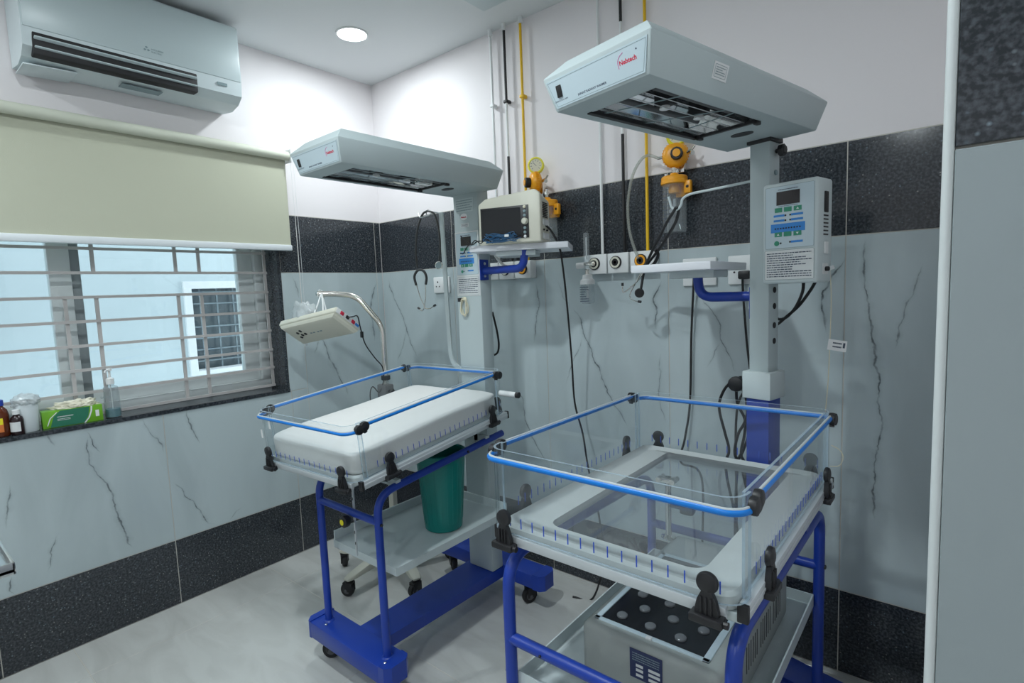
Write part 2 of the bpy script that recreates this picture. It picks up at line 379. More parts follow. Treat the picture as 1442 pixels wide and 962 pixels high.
VL = [
 (yz((0.000,-0.044,1.449),(0.000,-0.086,1.357),(0.000,-0.099,1.248),(0.000,-0.086,1.085)), .008, .75),
 (yz((0.000,-0.433,1.166),(0.000,-0.416,1.106),(0.000,-0.391,1.027),(0.000,-0.345,0.925),(0.000,-0.282,0.783)), .008, .8),
 (yz((0.000,-0.452,1.137),(0.000,-0.484,1.054)), .006, .6),
 (yz((0.000,-0.572,1.484),(0.000,-0.558,1.421),(0.000,-0.543,1.353)), .007, .6),
 (yz((0.000,-1.515,0.871),(0.000,-1.501,0.853),(0.000,-1.484,0.811),(0.000,-1.460,0.760)), .006, .95),
 (yz((-0.000,-1.506,0.851),(0.000,-1.505,0.725),(0.000,-1.461,0.637),(0.000,-1.442,0.580),(0.000,-1.435,0.516),(0.000,-1.417,0.417),(0.000,-1.398,0.369),(0.000,-1.387,0.323)), .007, .85),
 (yz((-0.000,-1.314,0.884),(0.000,-1.292,0.829),(0.000,-1.252,0.757),(0.000,-1.230,0.696)), .005, .7),
 (yz((0.000,-1.215,0.569),(0.000,-1.162,0.479),(0.000,-1.110,0.383),(0.000,-1.083,0.325),(0.000,-1.038,0.298)), .005, .9),
 (yz((0.000,-0.995,0.303),(0.000,-0.952,0.338),(0.000,-0.895,0.358)), .006, .7),
 (yz((0.000,-1.742,0.723),(0.000,-1.752,0.645),(0.000,-1.780,0.546)), .006, .7),
 (yz((0.000,-1.622,0.486),(-0.000,-1.651,0.431),(-0.000,-1.667,0.340)), .006, .8),
 (yz((0.000,-1.626,0.882),(0.000,-1.616,0.857),(0.000,-1.602,0.823)), .006, .7),
 (yz((0.000,-1.141,0.891),(0.000,-1.127,0.816),(0.000,-1.086,0.696)), .006, .75),
 (yz((0.000,-1.778,0.376),(0.000,-1.776,0.319),(-0.000,-1.762,0.296)), .006, .8),
]
M['mback'] = marble('marble_tile_back', 'X', 1.0, VB)
M['mleft'] = marble('marble_tile_left', 'Y', -1.0, VL)
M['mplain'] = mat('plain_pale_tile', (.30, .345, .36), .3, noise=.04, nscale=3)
M['granite'] = granite('dark_granite_tile')
M['floor'] = floor_mat()

# ================================================================ the room
XR, YB, XE = 4.2, -4.2, 2.653
wall_left = thing('wall_left', (0, 0, 0), 'left window wall, painted white above glossy marble and black granite tiles', 'wall', kind='structure')
wall_back = thing('wall_back', (0, 0, 0), 'back wall with medical gas pipes, painted above marble and granite tiles', 'wall', kind='structure')
Y0, Y1, ZS, ZT = -.637, -2.3, .893, 2.02      # window opening
m = MB()
m.box(-.24, -.004, Y0, .2, -.1, H+.1); m.box(-.24, -.004, YB, Y1, -.1, H+.1)
m.box(-.24, -.004, Y1, Y0, -.1, ZS-.02); m.box(-.24, -.004, Y1, Y0, ZT, H+.1)
m.build('painted_wall', M['paint'], wall_left)
MB().box(-.24, XR, .004, .2, -.1, H+.1).build('painted_wall', M['paint'], wall_back)
G = .0016
def tile(name, ma, parent, ax, a0, a1, z0, z1, off=0.0, th=.012):
    """one tile, its face at 0 (or off); ax 'b' back wall, 'l' left wall, 'n' near wall"""
    if ax == 'b': b = (a0+G, a1-G, off, off+th, z0+G, z1-G)
    elif ax == 'l': b = (off-th, off, -a1+G, -a0-G, z0+G, z1-G)
    elif ax == 'n': b = (a0+G, a1-G, off, off+th, z0+G, z1-G)
    return MB().box(*b, bev=.0008, seg=1).build(name, ma, parent)
# grout beds, a hair behind the tile faces
boxo('grout', M['grout'], wall_back, 0, XE, .0015, .006, 0, 1.795)
m = MB(); m.box(-.006, -.0015, Y0, 0, 0, 1.795); m.box(-.006, -.0015, YB, Y0, 0, ZS-.018); m.build('grout', M['grout'], wall_left)
xs = [0, .009, .609, 1.209, 1.809, 2.409, XE]
for i in range(1, 6):
    a, b = xs[i], xs[i+1]
    if i == 1: a = 0
    tile('granite_tile', M['granite'], wall_back, 'b', a, b, 1.497, 1.793)
    tile('granite_tile', M['granite'], wall_back, 'b', a, b, 0, .296)
    tile('marble_tile', M['mback'], wall_back, 'b', a, b, .296, 1.497)
for a, b in ((0, .041), (.041, .535), (.535, .637)):
    tile('granite_tile', M['granite'], wall_left, 'l', a, b, 1.497, 1.793)
for a, b in ((0, .041), (.041, .535)):
    tile('marble_tile', M['mleft'], wall_left, 'l', a, b, .296, 1.497)
tile('marble_tile', M['mleft'], wall_left, 'l', .535, .637, ZS-.014, 1.497)
tile('marble_tile', M['mleft'], wall_left, 'l', .535, .629, .296, ZS-.014)
ys = [0, .029, .629, 1.229, 1.829, 2.429, 3.029, 3.629, 4.2]
for i in range(8):
    tile('granite_tile', M['granite'], wall_left, 'l', ys[i], ys[i+1], 0, .296)
    if i >= 2: tile('marble_tile', M['mleft'], wall_left, 'l', ys[i], ys[i+1], .296, ZS-.014 if ys[i] < 2.3 else 1.497)
# near wall (pillar) on the right
wall_right = thing('wall_right', (2.675, -1.275, 0), 'near tiled pillar wall filling the right edge of the photo', 'wall', kind='structure')
m = MB(); m.prism([(XE, .2), (XE, 0), (2.6765, -1.264), (XR, -1.262), (XR, .2)], H+.2, z0=-.1); m.build('painted_wall', M['paint'], wall_right)
boxo('grout', M['grout'], wall_right, 2.684, XR, -1.270, -1.262, 0, 1.795)
for a in (2.684, 3.284, 3.884):
    b = min(a+.6, XR)
    tile('granite_tile', M['granite'], wall_right, 'n', a, b, 1.497, 1.793, off=-1.276)
    tile('granite_tile', M['granite'], wall_right, 'n', a, b, 0, .296, off=-1.276)
    tile('marble_tile', M['mplain'], wall_right, 'n', a, b, .296, 1.497, off=-1.276)
trim = MB().tube([(2.6800, -1.272, 0), (2.6800, -1.272, H)], .0055, n=16).build('trim_1', M['pvc'])
tag(trim, 'pale corner bead running up the edge of the near pillar', 'trim', kind='structure')
# remaining shell behind the camera
wf = boxo('wall_front', M['paint'], None, -.24, XR+.1, YB-.1, YB, -.1, H+.1); tag(wf, 'white wall behind the camera', 'wall', kind='structure')
ws = boxo('wall_side', M['paint'], None, XR, XR+.1, YB, .2, -.1, H+.1); tag(ws, 'white wall to the right behind the pillar', 'wall', kind='structure')
ce = boxo('ceiling', M['ceil'], None, -.24, XR+.1, YB-.1, .2, H, H+.1); tag(ce, 'plain white ceiling with a round downlight', 'ceiling', kind='structure')
floor = thing('floor', (0, 0, 0), 'glossy pale grey floor tiles with thin joints', 'floor', kind='structure')
boxo('floor_bed', M['grout'], floor, 0, XR, YB, 0, -.1, -.001)
fx = [0, .25]+[.25+.8*i for i in range(1, 5)]+[XR]; fy = [0, .028, .828, 1.623, 2.42, 3.22, 4.02, 4.2]
fx = [v for v in fx if v <= XR]; g = .0014
for i in range(len(fx)-1):
    for j in range(len(fy)-1):
        if fx[i+1]-fx[i] < .02: continue
        MB().box(fx[i]+g, fx[i+1]-g, -fy[j+1]+g, -fy[j]-g, -.012, 0, bev=.0008, seg=1).build('floor_tile', M['floor'], floor)
# granite lining of the window recess
sill = thing('trim_2', (-.09, -1.4, ZS), 'black granite sill and side lining of the window recess', 'window sill', kind='structure')
boxo('sill_slab', M['granite'], sill, -.24, .004, Y1, Y0, ZS-.018, ZS)
boxo('side_slab', M['granite'], sill, -.24, .0, Y0-.018, Y0, ZS, ZT)
boxo('side_slab', M['granite'], sill, -.24, .0, Y1, Y1+.018, ZS, ZT)
boxo('head_slab', M['granite'], sill, -.24, .0, Y1, Y0, ZT-.018, ZT)
# the sliding window
win = thing('window_1', (-.19, -1.45, ZS), 'sliding window with pale frame behind the grille', 'window', kind='structure')
xf = -.19
def wbar(name, y0, y1, z0, z1, x0=xf-.03, x1=xf+.02, m_='pvc'): return boxo(name, M[m_], win, x0, x1, y0, y1, z0, z1, bev=.003)
wbar('frame', Y1+.018, Y0-.018, ZS, ZS+.05, x1=xf+.035)
wbar('frame', Y1+.018, Y0-.018, ZT-.06, ZT-.018, x1=xf+.035)
wbar('frame', -.70, Y0-.018, ZS+.05, ZT-.06, x1=xf+.035)
wbar('frame', Y1+.018, Y1+.07, ZS+.05, ZT-.06, x1=xf+.035)
wbar('sash_rail', -1.43, -.70, ZS+.05, ZS+.105, x1=xf+.012)
wbar('sash_stile', -.775, -.70, ZS+.105, ZT-.06, x1=xf+.012)
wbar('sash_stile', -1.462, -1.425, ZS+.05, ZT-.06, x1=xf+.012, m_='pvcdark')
wbar('sash_stile', -1.535, -1.462, ZS+.05, ZT-.06, x0=xf-.01, x1=xf+.034)
wbar('sash_rail', Y1+.07, -1.53, ZS+.05, ZS+.10, x0=xf-.01, x1=xf+.034)
boxo('pane', M['glass'], win, xf-.014, xf-.010, -1.43, -.77, ZS+.10, ZT-.06)
boxo('pane', M['glass'], win, xf+.010, xf+.014, Y1+.07, -1.53, ZS+.09, ZT-.06)
# the grille
gr = thing('window_grille', (-.09, -1.4, ZS), 'painted steel window grille of horizontal bars across the opening', 'grille')
GX = -.09
for z in (1.60, 1.50, 1.40, 1.30, 1.20, 1.10, 1.005, .912, 1.72, 1.82, 1.92):
    MB().box(GX-.004, GX+.004, Y1+.02, Y0-.03, z-.006, z+.006).build('bar', M['barpaint'], gr)
def vb(y, z0, z1): MB().box(GX-.010, GX-.003, y-.007, y+.007, z0, z1).build('upright_bar', M['barpaint'], gr)
for y in (-1.40, -1.09, -.99): vb(y, 1.5, 1.92); vb(y, .912, 1.40)
vb(-1.505, .912, 1.40); vb(-.675, .905, 1.92); vb(-2.26, .905, 1.92); vb(-1.9, .912, 1.4)
# neighbour outside
nb = thing('neighbour_building', (-1.5, -1.2, 0), 'pale blue wall of the next building seen through the window', 'building')
m = MB(); wy0, wy1, wz0, wz1 = -.575, .25, .84, 1.51
m.box(-1.8, -1.5, -6, wy0, -2, 5); m.box(-1.8, -1.5, wy1, 3, -2, 5); m.box(-1.8, -1.5, wy0, wy1, -2, wz0); m.box(-1.8, -1.5, wy0, wy1, wz1, 5)
m.build('facade', M['facade'], nb)
for b in ((wy0, wy0+.05, wz0, wz1), (wy1-.05, wy1, wz0, wz1), (wy0+.05, wy1-.05, wz1-.05, wz1), (wy0+.05, wy1-.05, wz0, wz0+.03)):
    boxo('window_surround', M['facadewhite'], nb, -1.62, -1.475, *b)
boxo('window_pane', M['pane_far'], nb, -1.70, -1.69, wy0, wy1, wz0, wz1)
for i in range(7): boxo('window_bar', M['bar_far'], nb, -1.64, -1.63, wy0+.05, wy1-.05, .92+i*.085, .93+i*.085)
for y in (-.42, -.30, -.18, .0, .12): boxo('window_bar', M['bar_far'], nb, -1.65, -1.64, y, y+.012, wz0, wz1)
MB().tube([(-1.46, -1.78, -2), (-1.46, -1.78, 5)], .035, n=12).build('drain_pipe', M['facade'], nb)

# ================================================================ roller blind
bl = thing('roller_blind', (.06, -1.45, 2.075), 'half lowered greenish cream roller blind above the window', 'blind')
BY0, BY1 = -.586, -2.36
MB().tube([(.06, BY1, 2.077), (.06, BY0, 2.077)], .022, n=24).build('roller', M['roller'], bl)
boxo('fabric', M['blind'], bl, .0385, .0395, BY1+.01, BY0-.006, 1.63, 2.08)
MB().box(.028, .050, BY1+.005, BY0-.003, 1.606, 1.636, bev=.006).build('bottom_rail', M['blindbar'], bl)
for y in (BY0+.006, BY1-.006): MB().box(.0, .085, y-.004, y+.004, 2.045, 2.11, bev=.002).build('bracket', M['white'], bl)
MB().tube([(.075, BY0+.004, 2.06), (.072, BY0+.012, 1.6), (.070, BY0+.012, 1.18)], .0009, n=5).tube([(.078, BY0+.018, 2.06), (.074, BY0+.024, 1.6), (.072, BY0+.026, 1.16)], .0009, n=5).build('pull_cord', M['white'], bl)
MB().lathe([(.003, 0), (.006, -.01), (.008, -.035), (.005, -.055)], Matrix.Translation((.071, BY0+.02, 1.17)), n=10).build('cord_weight', M['plasticbag'], bl)

# ================================================================ air conditioner
ac = thing('air_conditioner', (0, -1.23, 2.24), 'white split air conditioner high on the wall above the blind', 'air conditioner')
AY0, AY1 = -1.598, -.862
prof = [(0, 2.235), (.10, 2.222), (.165, 2.235), (.203, 2.262), (.210, 2.318), (.206, 2.545), (.190, 2.562), (0, 2.562)]
m = MB()
a = [m._v((x, AY0, z)) for x, z in prof]; b = [m._v((x, AY1, z)) for x, z in prof]; m.bridge([a, b]); m.build('body', M['acbody'], ac, angle=20)
MB().box(.2065, .2125, AY0+.004, AY1-.004, 2.322, 2.548, bev=.002, L=None).build('front_panel', M['acpanel'], ac)
# outlet recess on the sloping lower face (local frame: x along the wall, y up the slope)
fo = frame((.1345, -1.23, 2.2290), (0, 1, 0), (.07, 0, .062))
fo = frame((.170, -1.19, 2.245), (0, 1, 0), (.035, 0, .060))
fo = frame((.2075, -1.235, 2.290), (0, 1, 0), (.004, 0, .056))
def ac_face(t, up): return None
L0 = Matrix.Translation((0, 0, 0))
MB().box(.150, .2095, -1.572, -1.045, 2.236, 2.312, bev=.004).build('outlet_recess', M['dark'], ac)
MB().box(-.259, .259, -.004, .004, -.004, .004, bev=.0015, L=frame((.208, -1.308, 2.288), (0, 1, 0), (1, 0, .5)) @ Matrix.Diagonal((1, 3.2, .7, 1))).build('louver', M['acpanel'], ac)
MB().box(-.259, .259, -.004, .004, -.004, .004, bev=.0015, L=frame((.199, -1.308, 2.256), (0, 1, 0), (1, 0, .3)) @ Matrix.Diagonal((1, 4.6, .7, 1))).build('louver', M['acpanel'], ac)
boxo('sensor_cover', M['steelkey'], ac, .204, .2108, -.965, -.925, 2.290, 2.302)
boxo('rating_sticker', M['steelkey'], ac, .10, .15, -1.30, -1.16, 2.2215, 2.2235)
MB().box(.02, .150, AY0+.005, -1.44, 2.218, 2.223, bev=.001, L=Matrix.Translation((0, -1.5, 2.22)) @ Matrix.Rotation(.045, 4, 'X') @ Matrix.Translation((0, 1.5, -2.22))).build('loose_flap', M['acbody'], ac)
fm = frame((.2128, -1.225, 2.352), (0, 1, 0), (0, 0, 1))
for dx, dy in ((0, .010), (-.006, 0), (.006, 0)):
    MB(fm).prism([(dx-.0055+.0, dy), (dx, dy+.0045), (dx+.0055, dy), (dx, dy-.0045)], .0003).build('emblem', M['steelkey'], ac)
text('MITSUBISHI', .0085, fm @ Matrix.Translation((.016, .006, 0)), M['steelkey'], ac)
text('ELECTRIC', .0085, fm @ Matrix.Translation((.016, -.004, 0)), M['steelkey'], ac)

# ================================================================ ceiling lamps
for i, (x, y, e) in enumerate(LIGHTS):
    lab = ['round lit ceiling downlight near the room corner'][0] if i == 0 else ['', 'round ceiling downlight over the middle of the room', 'round ceiling downlight near the window wall behind the camera', 'round ceiling downlight behind the camera', 'round ceiling downlight right of the camera'][i]
    t = thing('ceiling_downlight', (x, y, H), lab, 'ceiling light')
    MB(Matrix.Translation((x, y, H))).lathe([(.074, .0), (.074, -.004), (.0665, -.006), (.0655, -.003)], n=32, capa=False, capb=False).build('rim', M['white'], t)
    MB(Matrix.Translation((x, y, H))).lathe([(.066, -.003), (.02, -.0045), (.0001, -.0046)], n=32, capa=False).build('diffuser', M['lampglow'], t)
    ld = bpy.data.lights.new('downlight_lamp', 'AREA'); ld.shape = 'DISK'; ld.size = .11; ld.energy = e; ld.color = LAMP_COL
    lo = bpy.data.objects.new('downlight_lamp', ld); COL.objects.link(lo); lo.parent = t; lo.location = (0, 0, -.008)
cu = thing('ceiling_unit', (1.38, -.51, H), 'pale grey square ceiling unit cut off by the top edge of the photo', 'ceiling unit')
MB().box(1.082, 1.68, -.81, -.209, 2.555, 2.575, bev=.008).build('panel', M['acpanel'], cu)
MB().box(1.11, 1.65, -.78, -.24, 2.572, H, bev=.002).build('housing', M['acbody'], cu)

# ================================================================ gas pipes on the back wall
def pipe(x, segs, label, clampz=(2.24,), cm='white'):
    t = thing('gas_pipe', (x, 0, segs[-1][1]), label, 'pipe', 'copper gas pipes on the back wall')
    for z1, z0, m_ in segs: MB().tube([(x, -.022, z1), (x, -.022, z0)], .0062, n=10).build('pipe_run', M[m_], t)
    for z in clampz:
        k = MB(); k.box(x-.012, x+.012, -.032, 0, z-.007, z+.007, bev=.003); k.build('clamp', M[cm], t)
    MB().tube([(x, -.022, H), (x, -.022, H-.03)], .011, n=10).build('collar', M['white'], t)
    return t
pipe(.952, [(H, 1.5, 'white')], 'white gas pipe, leftmost on the back wall')
pipe(1.036, [(H, 2.24, 'black'), (2.24, 1.99, 'white'), (1.99, 1.5, 'black')], 'black and white gas pipe between the white and yellow pipes on the left', cm='black')
pipe(1.132, [(H, 1.5, 'yellowpipe')], 'yellow gas pipe left, running down behind the yellow gauge', cm='yellowpipe')
pipe(1.530, [(H, 1.5, 'white')], 'white gas pipe ending over the flowmeter outlet')
pipe(1.632, [(H, 2.40, 'black'), (2.40, 1.97, 'white'), (1.97, 1.5, 'black')], 'black gas pipe ending over the middle outlet right', clampz=(2.2,))
pipe(1.734, [(H, 1.5, 'yellowpipe')], 'yellow gas pipe right, ending behind the clear suction hose', clampz=(2.2,), cm='yellowpipe')
# outlets
def outlet(x0, x1, xr, ring, label):
    t = thing('gas_outlet', ((x0+x1)/2, 0, 1.457), label, 'gas outlet', 'wall gas outlet boxes')
    MB().box(x0, x1, -.048, 0, 1.416, 1.498, bev=.004).build('housing', M['white'], t)
    Mx = frame((xr, -.048, 1.460), (1, 0, 0), (0, 0, 1))
    MB(Mx).lathe([(.026, .0), (.026, .006), (.0235, .008)], n=28).build('outer_ring', M['black'], t)
    MB(Mx).lathe([(.0225, .008), (.0225, .0095), (.015, .0095), (.015, .008)], n=28, capa=False, capb=False).build('colour_ring', ring, t)
    MB(Mx).lathe([(.013, .008), (.013, .0098), (.007, .010), (.006, .008)], n=24).build('socket', M['dark'], t)
    return t
outlet(1.455, 1.560, 1.505, M['ivory'], 'white gas outlet box holding the flowmeter')
outlet(1.566, 1.660, 1.605, M['ivory'], 'empty white gas outlet box with a cream ring')
outlet(1.668, 1.772, 1.716, M['yellow'], 'white gas outlet box with yellow ring behind the right stethoscope')
outlet(.862, .965, .905, M['ivory'], 'white gas outlet box beside the wide warmer column')
outlet(.971, 1.063, 1.012, M['ivory'], 'white gas outlet box below the monitor shelf, cream ring')
outlet(1.069, 1.163, 1.118, M['yellow'], 'white gas outlet box below the monitor shelf, yellow ring')
# electric sockets
def socket(x0, x1, z0, z1, label, holes=True):
    t = thing('wall_socket', ((x0+x1)/2, 0, z0), label, 'socket')
    MB().box(x0, x1, -.014, 0, z0, z1, bev=.004).build('plate', M['white'], t)
    xc = x0+.035; zc = (z0+z1)/2
    if holes:
        for dx, dz, r in ((0, .016, .0048), (-.012, -.008, .0036), (.012, -.008, .0036)):
            MB(frame((xc+dx, -.0142, zc+dz), (1, 0, 0), (0, 0, 1))).lathe([(r, 0), (r, .0008)], n=12).build('pin_hole', M['dark'], t)
    MB().box(x1-.045, x1-.018, -.019, -.013, zc-.02, zc+.02, bev=.003).build('switch', M['white'], t)
    return t
socket(.464, .586, 1.362, 1.449, 'white three-pin wall socket left of the wide warmer column')
socket(1.872, 2.000, 1.352, 1.456, 'white wall socket behind the empty instrument shelf')
socket(2.042, 2.160, 1.352, 1.456, 'white wall socket nearest the slim warmer column')

# ================================================================ shared builders
def outline(fr, x0, x1, y0, y1, t, ma, parent, name='printed_border', z=.0012, r=.004):
    P = []
    for cx, cy, a0 in ((x1-r, y1-r, 0), (x0+r, y1-r, 90), (x0+r, y0+r, 180), (x1-r, y0+r, 270)):
        for k in range(5):
            a = radians(a0+k*22.5); P.append((cx+r*cos(a), cy+r*sin(a), a))
    m = MB(fr); n = len(P)
    o = [m._v((x, y, z)) for x, y, a in P]; i_ = [m._v((x-cos(a)*t, y-sin(a)*t, z)) for x, y, a in P]
    for k in range(n): m._f([o[k], o[(k+1) % n], i_[(k+1) % n], i_[k]])
    return m.build(name, ma, parent, flat=True)
def plate(fr, x0, x1, y0, y1, ma, parent, name, z0=0, z1=.001, bev=0, lab=None):
    return MB(fr).box(x0, x1, y0, y1, z0, z1, bev=bev).build(name, ma, parent, lab)
def small_print(fr, x0, x1, y0, y1, rows, ma, parent, name='printed_text', seed=1, dens=.8):
    rg = random.Random(seed); m = MB(fr); st = (y1-y0)/rows
    for k in range(rows):
        x = x0; y = y1-(k+.5)*st; end = x1 if rg.random() < .7 else x0+(x1-x0)*rg.uniform(.4, .9)
        while x < end:
            wd = rg.uniform(.02, .09)*(x1-x0); e = min(x+wd, x1)
            m.quad((x, y-st*.2, .0014), (e, y-st*.2, .0014), (e, y+st*.2, .0014), (x, y+st*.2, .0014)); x = e+.012*(x1-x0)
    return m.build(name, ma, parent, flat=True)
def control_panel(fr, w, h, parent, seed=1):
    """membrane keypad; fr: origin top left, x right, y up"""
    def X(v): return (v-130)/340*w
    def Y(v): return -(v-165)/445*h
    plate(fr, 0, w, -h, 0, M['panelgrey'], parent, 'keypad_sheet', 0, .001)
    outline(fr, .0, w, -h, 0, .0009, M['steelkey'], parent)
    plate(fr, X(212), X(373), Y(300), Y(205), M['lcd'], parent, 'display', .001, .0022)
    small_print(fr, X(222), X(362), Y(198), Y(184), 1, M['ink'], parent, seed=seed)
    small_print(fr, X(222), X(362), Y(313), Y(304), 1, M['ink'], parent, seed=seed+1)
    for a, b in ((200, 252), (265, 318), (333, 386)):
        for y in (318, 493):
            plate(fr, X(a), X(b), Y(y+33), Y(y), M['green'], parent, 'key', .001, .0018)
    for (a, b), y, up in (((333, 386), 318, 1), ((200, 252), 493, 1), ((333, 386), 493, -1)):
        c = (X(a)+X(b))/2; yc = Y(y+17); s_ = .0035*w/.13
        MB(fr).prism([(c-s_, yc-s_*.7*up), (c+s_, yc-s_*.7*up), (c, yc+s_*.8*up)], .0004, z0=.0018).build('arrow', M['sticker'], parent)
    for a, b in ((200, 252), (265, 318)): small_print(fr, X(a+7), X(b-7), Y(345), Y(324), 2, M['sticker'], parent, seed=a).location.z += 0
    for y in (368, 403, 560):
        for a, b, d in ((192, 268, 275), (315, 396, 308)):
            if y == 560 and a == 192: continue
            plate(fr, X(a), X(b), Y(y+15), Y(y), M['key_blue'], parent, 'indicator_label', .001, .0016)
            MB(fr @ Matrix.Translation((X(d), Y(y+8), .001))).lathe([(.0026*w/.13, 0), (.002*w/.13, .001)], n=10).build('indicator', M['black'], parent)
    plate(fr, X(172), X(410), Y(495), Y(433), M['key_blue'], parent, 'power_bar', .001, .0016)
    for k in range(10):
        MB(fr @ Matrix.Translation((X(205+k*19), Y(467), .0014))).lathe([(.0024*w/.13, 0), (.002*w/.13, .001)], n=8).build('indicator', M['black'], parent)
    MB(fr @ Matrix.Translation((X(215), Y(573), .001))).lathe([(.0068*w/.13, 0), (.0068*w/.13, .0008)], n=18).build('round_key', M['green'], parent)
    MB(fr @ Matrix.Translation((X(243), Y(573), .001))).lathe([(.0026*w/.13, 0), (.002*w/.13, .001)], n=8).build('indicator', M['black'], parent)
def notice(fr, w, h, parent, rows=11, seed=3):
    plate(fr, 0, w, -h, 0, M['sticker'], parent, 'instruction_sticker', 0, .001)
    outline(fr, 0, w, -h, 0, .0009, M['steelkey'], parent)
    small_print(fr, .006, w-.006, -h+.006, -.006, rows, M['ink'], parent, seed=seed)

def canopy(Mx, parent, w=.25, l=.69):
    b = bmesh.new(); i = .02; hz = .07; o = (.0885, .066, .462)
    def ring(dx, dy, z): return [b.verts.new((sx_*(w/2+dx), (l+dy if sy_ else -dy), z)) for sx_, sy_ in ((-1, 0), (1, 0), (1, 1), (-1, 1))]
    r0 = ring(0, 0, 0); r1 = ring(i, i, hz); r2 = ring(-.018, -.018, hz+.036)
    for A, B in ((r0, r1), (r1, r2)):
        for k in range(4): b.faces.new([A[k], A[(k+1) % 4], B[(k+1) % 4], B[k]])
    b.faces.new(r2)
    hq = [b.verts.new(p) for p in ((-o[0], o[1], 0), (o[0], o[1], 0), (o[0], o[2], 0), (-o[0], o[2], 0))]
    for k in range(4): b.faces.new([r0[(k+1) % 4], r0[k], hq[k], hq[(k+1) % 4]])
    ed = [e for e in b.edges if all(v in r1 for v in e.verts) or all(v in r0 for v in e.verts) or (any(v in r0 for v in e.verts) and any(v in r1 for v in e.verts))]
    bmesh.ops.bevel(b, geom=ed, offset=.004, segments=2, profile=.5, affect='EDGES')
    can = MB(Mx).merge(b).build('canopy', M['grey'], parent, angle=25)
    # heater bay: reflector, elements, guard
    m = MB(Mx); N = 12; ra = []
    for k in range(N+1):
        a = pi*k/N; ra.append((-o[0]*cos(a), .008+.046*sin(a)))
    for k in range(N): m.quad((ra[k][0], o[1], ra[k][1]), (ra[k+1][0], o[1], ra[k+1][1]), (ra[k+1][0], o[2], ra[k+1][1]), (ra[k][0], o[2], ra[k][1]))
    m.build('reflector', M['mirror'], can)
    m = MB(Mx)
    for y in (o[1], o[2]): m.box(-o[0], o[0], y-.001, y+.001, 0, .056)
    for x in (-o[0], o[0]): m.box(x-.001, x+.001, o[1], o[2], 0, .012)
    m.build('bay_wall', M['mirror'], can)
    for x in (-.045, .045):
        MB(Mx).tube([(x, o[1]+.05, .026), (x, o[2]-.05, .026)], .007, n=12).build('heater_element', M['wheelgrey'], can)
    for y in (o[1]+.14, o[1]+.27):
        MB(Mx).box(-.012, .030, y-.014, y+.014, .012, .05, bev=.003).build('lamp_holder', M['black'], can)
        MB(Mx @ Matrix.Translation((.008, y, .012))).lathe([(.011, .0), (.013, -.006), (.0001, -.010)], n=14, capa=False).build('lamp', M['white'], can)
    for x in (-.05, -.015, .020, .055):
        MB(Mx).tube([(x, o[1], .003), (x, o[2], .003)], .0010, n=6).build('guard_wire', M['steel'], can)
    for y0, y1 in ((.10, .16), (.24, .33), (.38, .36)):
        MB(Mx).tube([(-o[0], o[1]+y0-.06, .005), (o[0], o[1]+y1-.06, .005)], .0013, n=6).build('guard_wire', M['steelkey'], can)
    MB(Mx).box(-o[0]-.002, -o[0]+.010, o[1]-.005, o[2]+.004, -.003, .004).box(-o[0], o[0], o[2]-.006, o[2]+.004, -.003, .004).build('guard_frame', M['black'], can)
    for x in (-.07, .085): MB(Mx).box(x-.006, x+.006, o[2]-.010, o[2]+.008, -.009, 0, bev=.002).build('guard_latch', M['black'], can)
    MB(Mx @ Matrix.Translation((.004, .538, 0))).lathe([(.030, .0), (.030, -.0012), (.0001, -.0012)], n=28, capa=False, sx=1, sy=.62).build('lamp_port', M['black'], can)
    fr = Mx @ frame((0, 0, 0), (1, 0, 0), (0, -.02, .07))
    m = MB(fr); m.prism([(-.118, .006), (.118, .006), (.135, .064), (-.135, .064)], .0012, z0=.0002); m.build('front_plate', M['panelgrey'], can)
    m = MB(fr); q = [(-.115, .009), (.115, .009), (.1315, .061), (-.1315, .061)]
    for k in range(4):
        a, c = Vector((*q[k], .0016)), Vector((*q[(k+1) % 4], .0016)); d = (c-a).normalized(); nn = Vector((-d.y, d.x, 0))*.0009
        m.quad(a, c, c+nn, a+nn)
    m.build('plate_border', M['steelkey'], can)
    sw = MB(fr).box(-.108, -.094, .026, .050, .001, .004, bev=.001).build('rocker_switch', M['black'], can)
    text('OBSERVATION LAMP', .0042, fr @ Matrix.Translation((-.101, .0195, .0014)), M['ink'], can, align='CENTER')
    text('INFANT RADIANT WARMER', .0062, fr @ Matrix.Translation((-.052, .0165, .0014)), M['ink'], can, bold=.0001)
    text('Nebtech', .0118, fr @ Matrix.Translation((.064, .0375, .0014)), M['red_ink'], can, bold=.00035)
    MB(fr).tube(smooth([(.062, .029, .0015), (.061, .040, .0015), (.066, .049, .0015), (.076, .054, .0015)]), .0006, n=5).build('emblem_swoosh', M['pink_ink'], can)
    MB(fr @ Matrix.Translation((.107, .0505, .0014))).lathe([(.0016, 0), (.0016, .0003)], n=12).build('registered_mark', M['ink'], can)
    return can
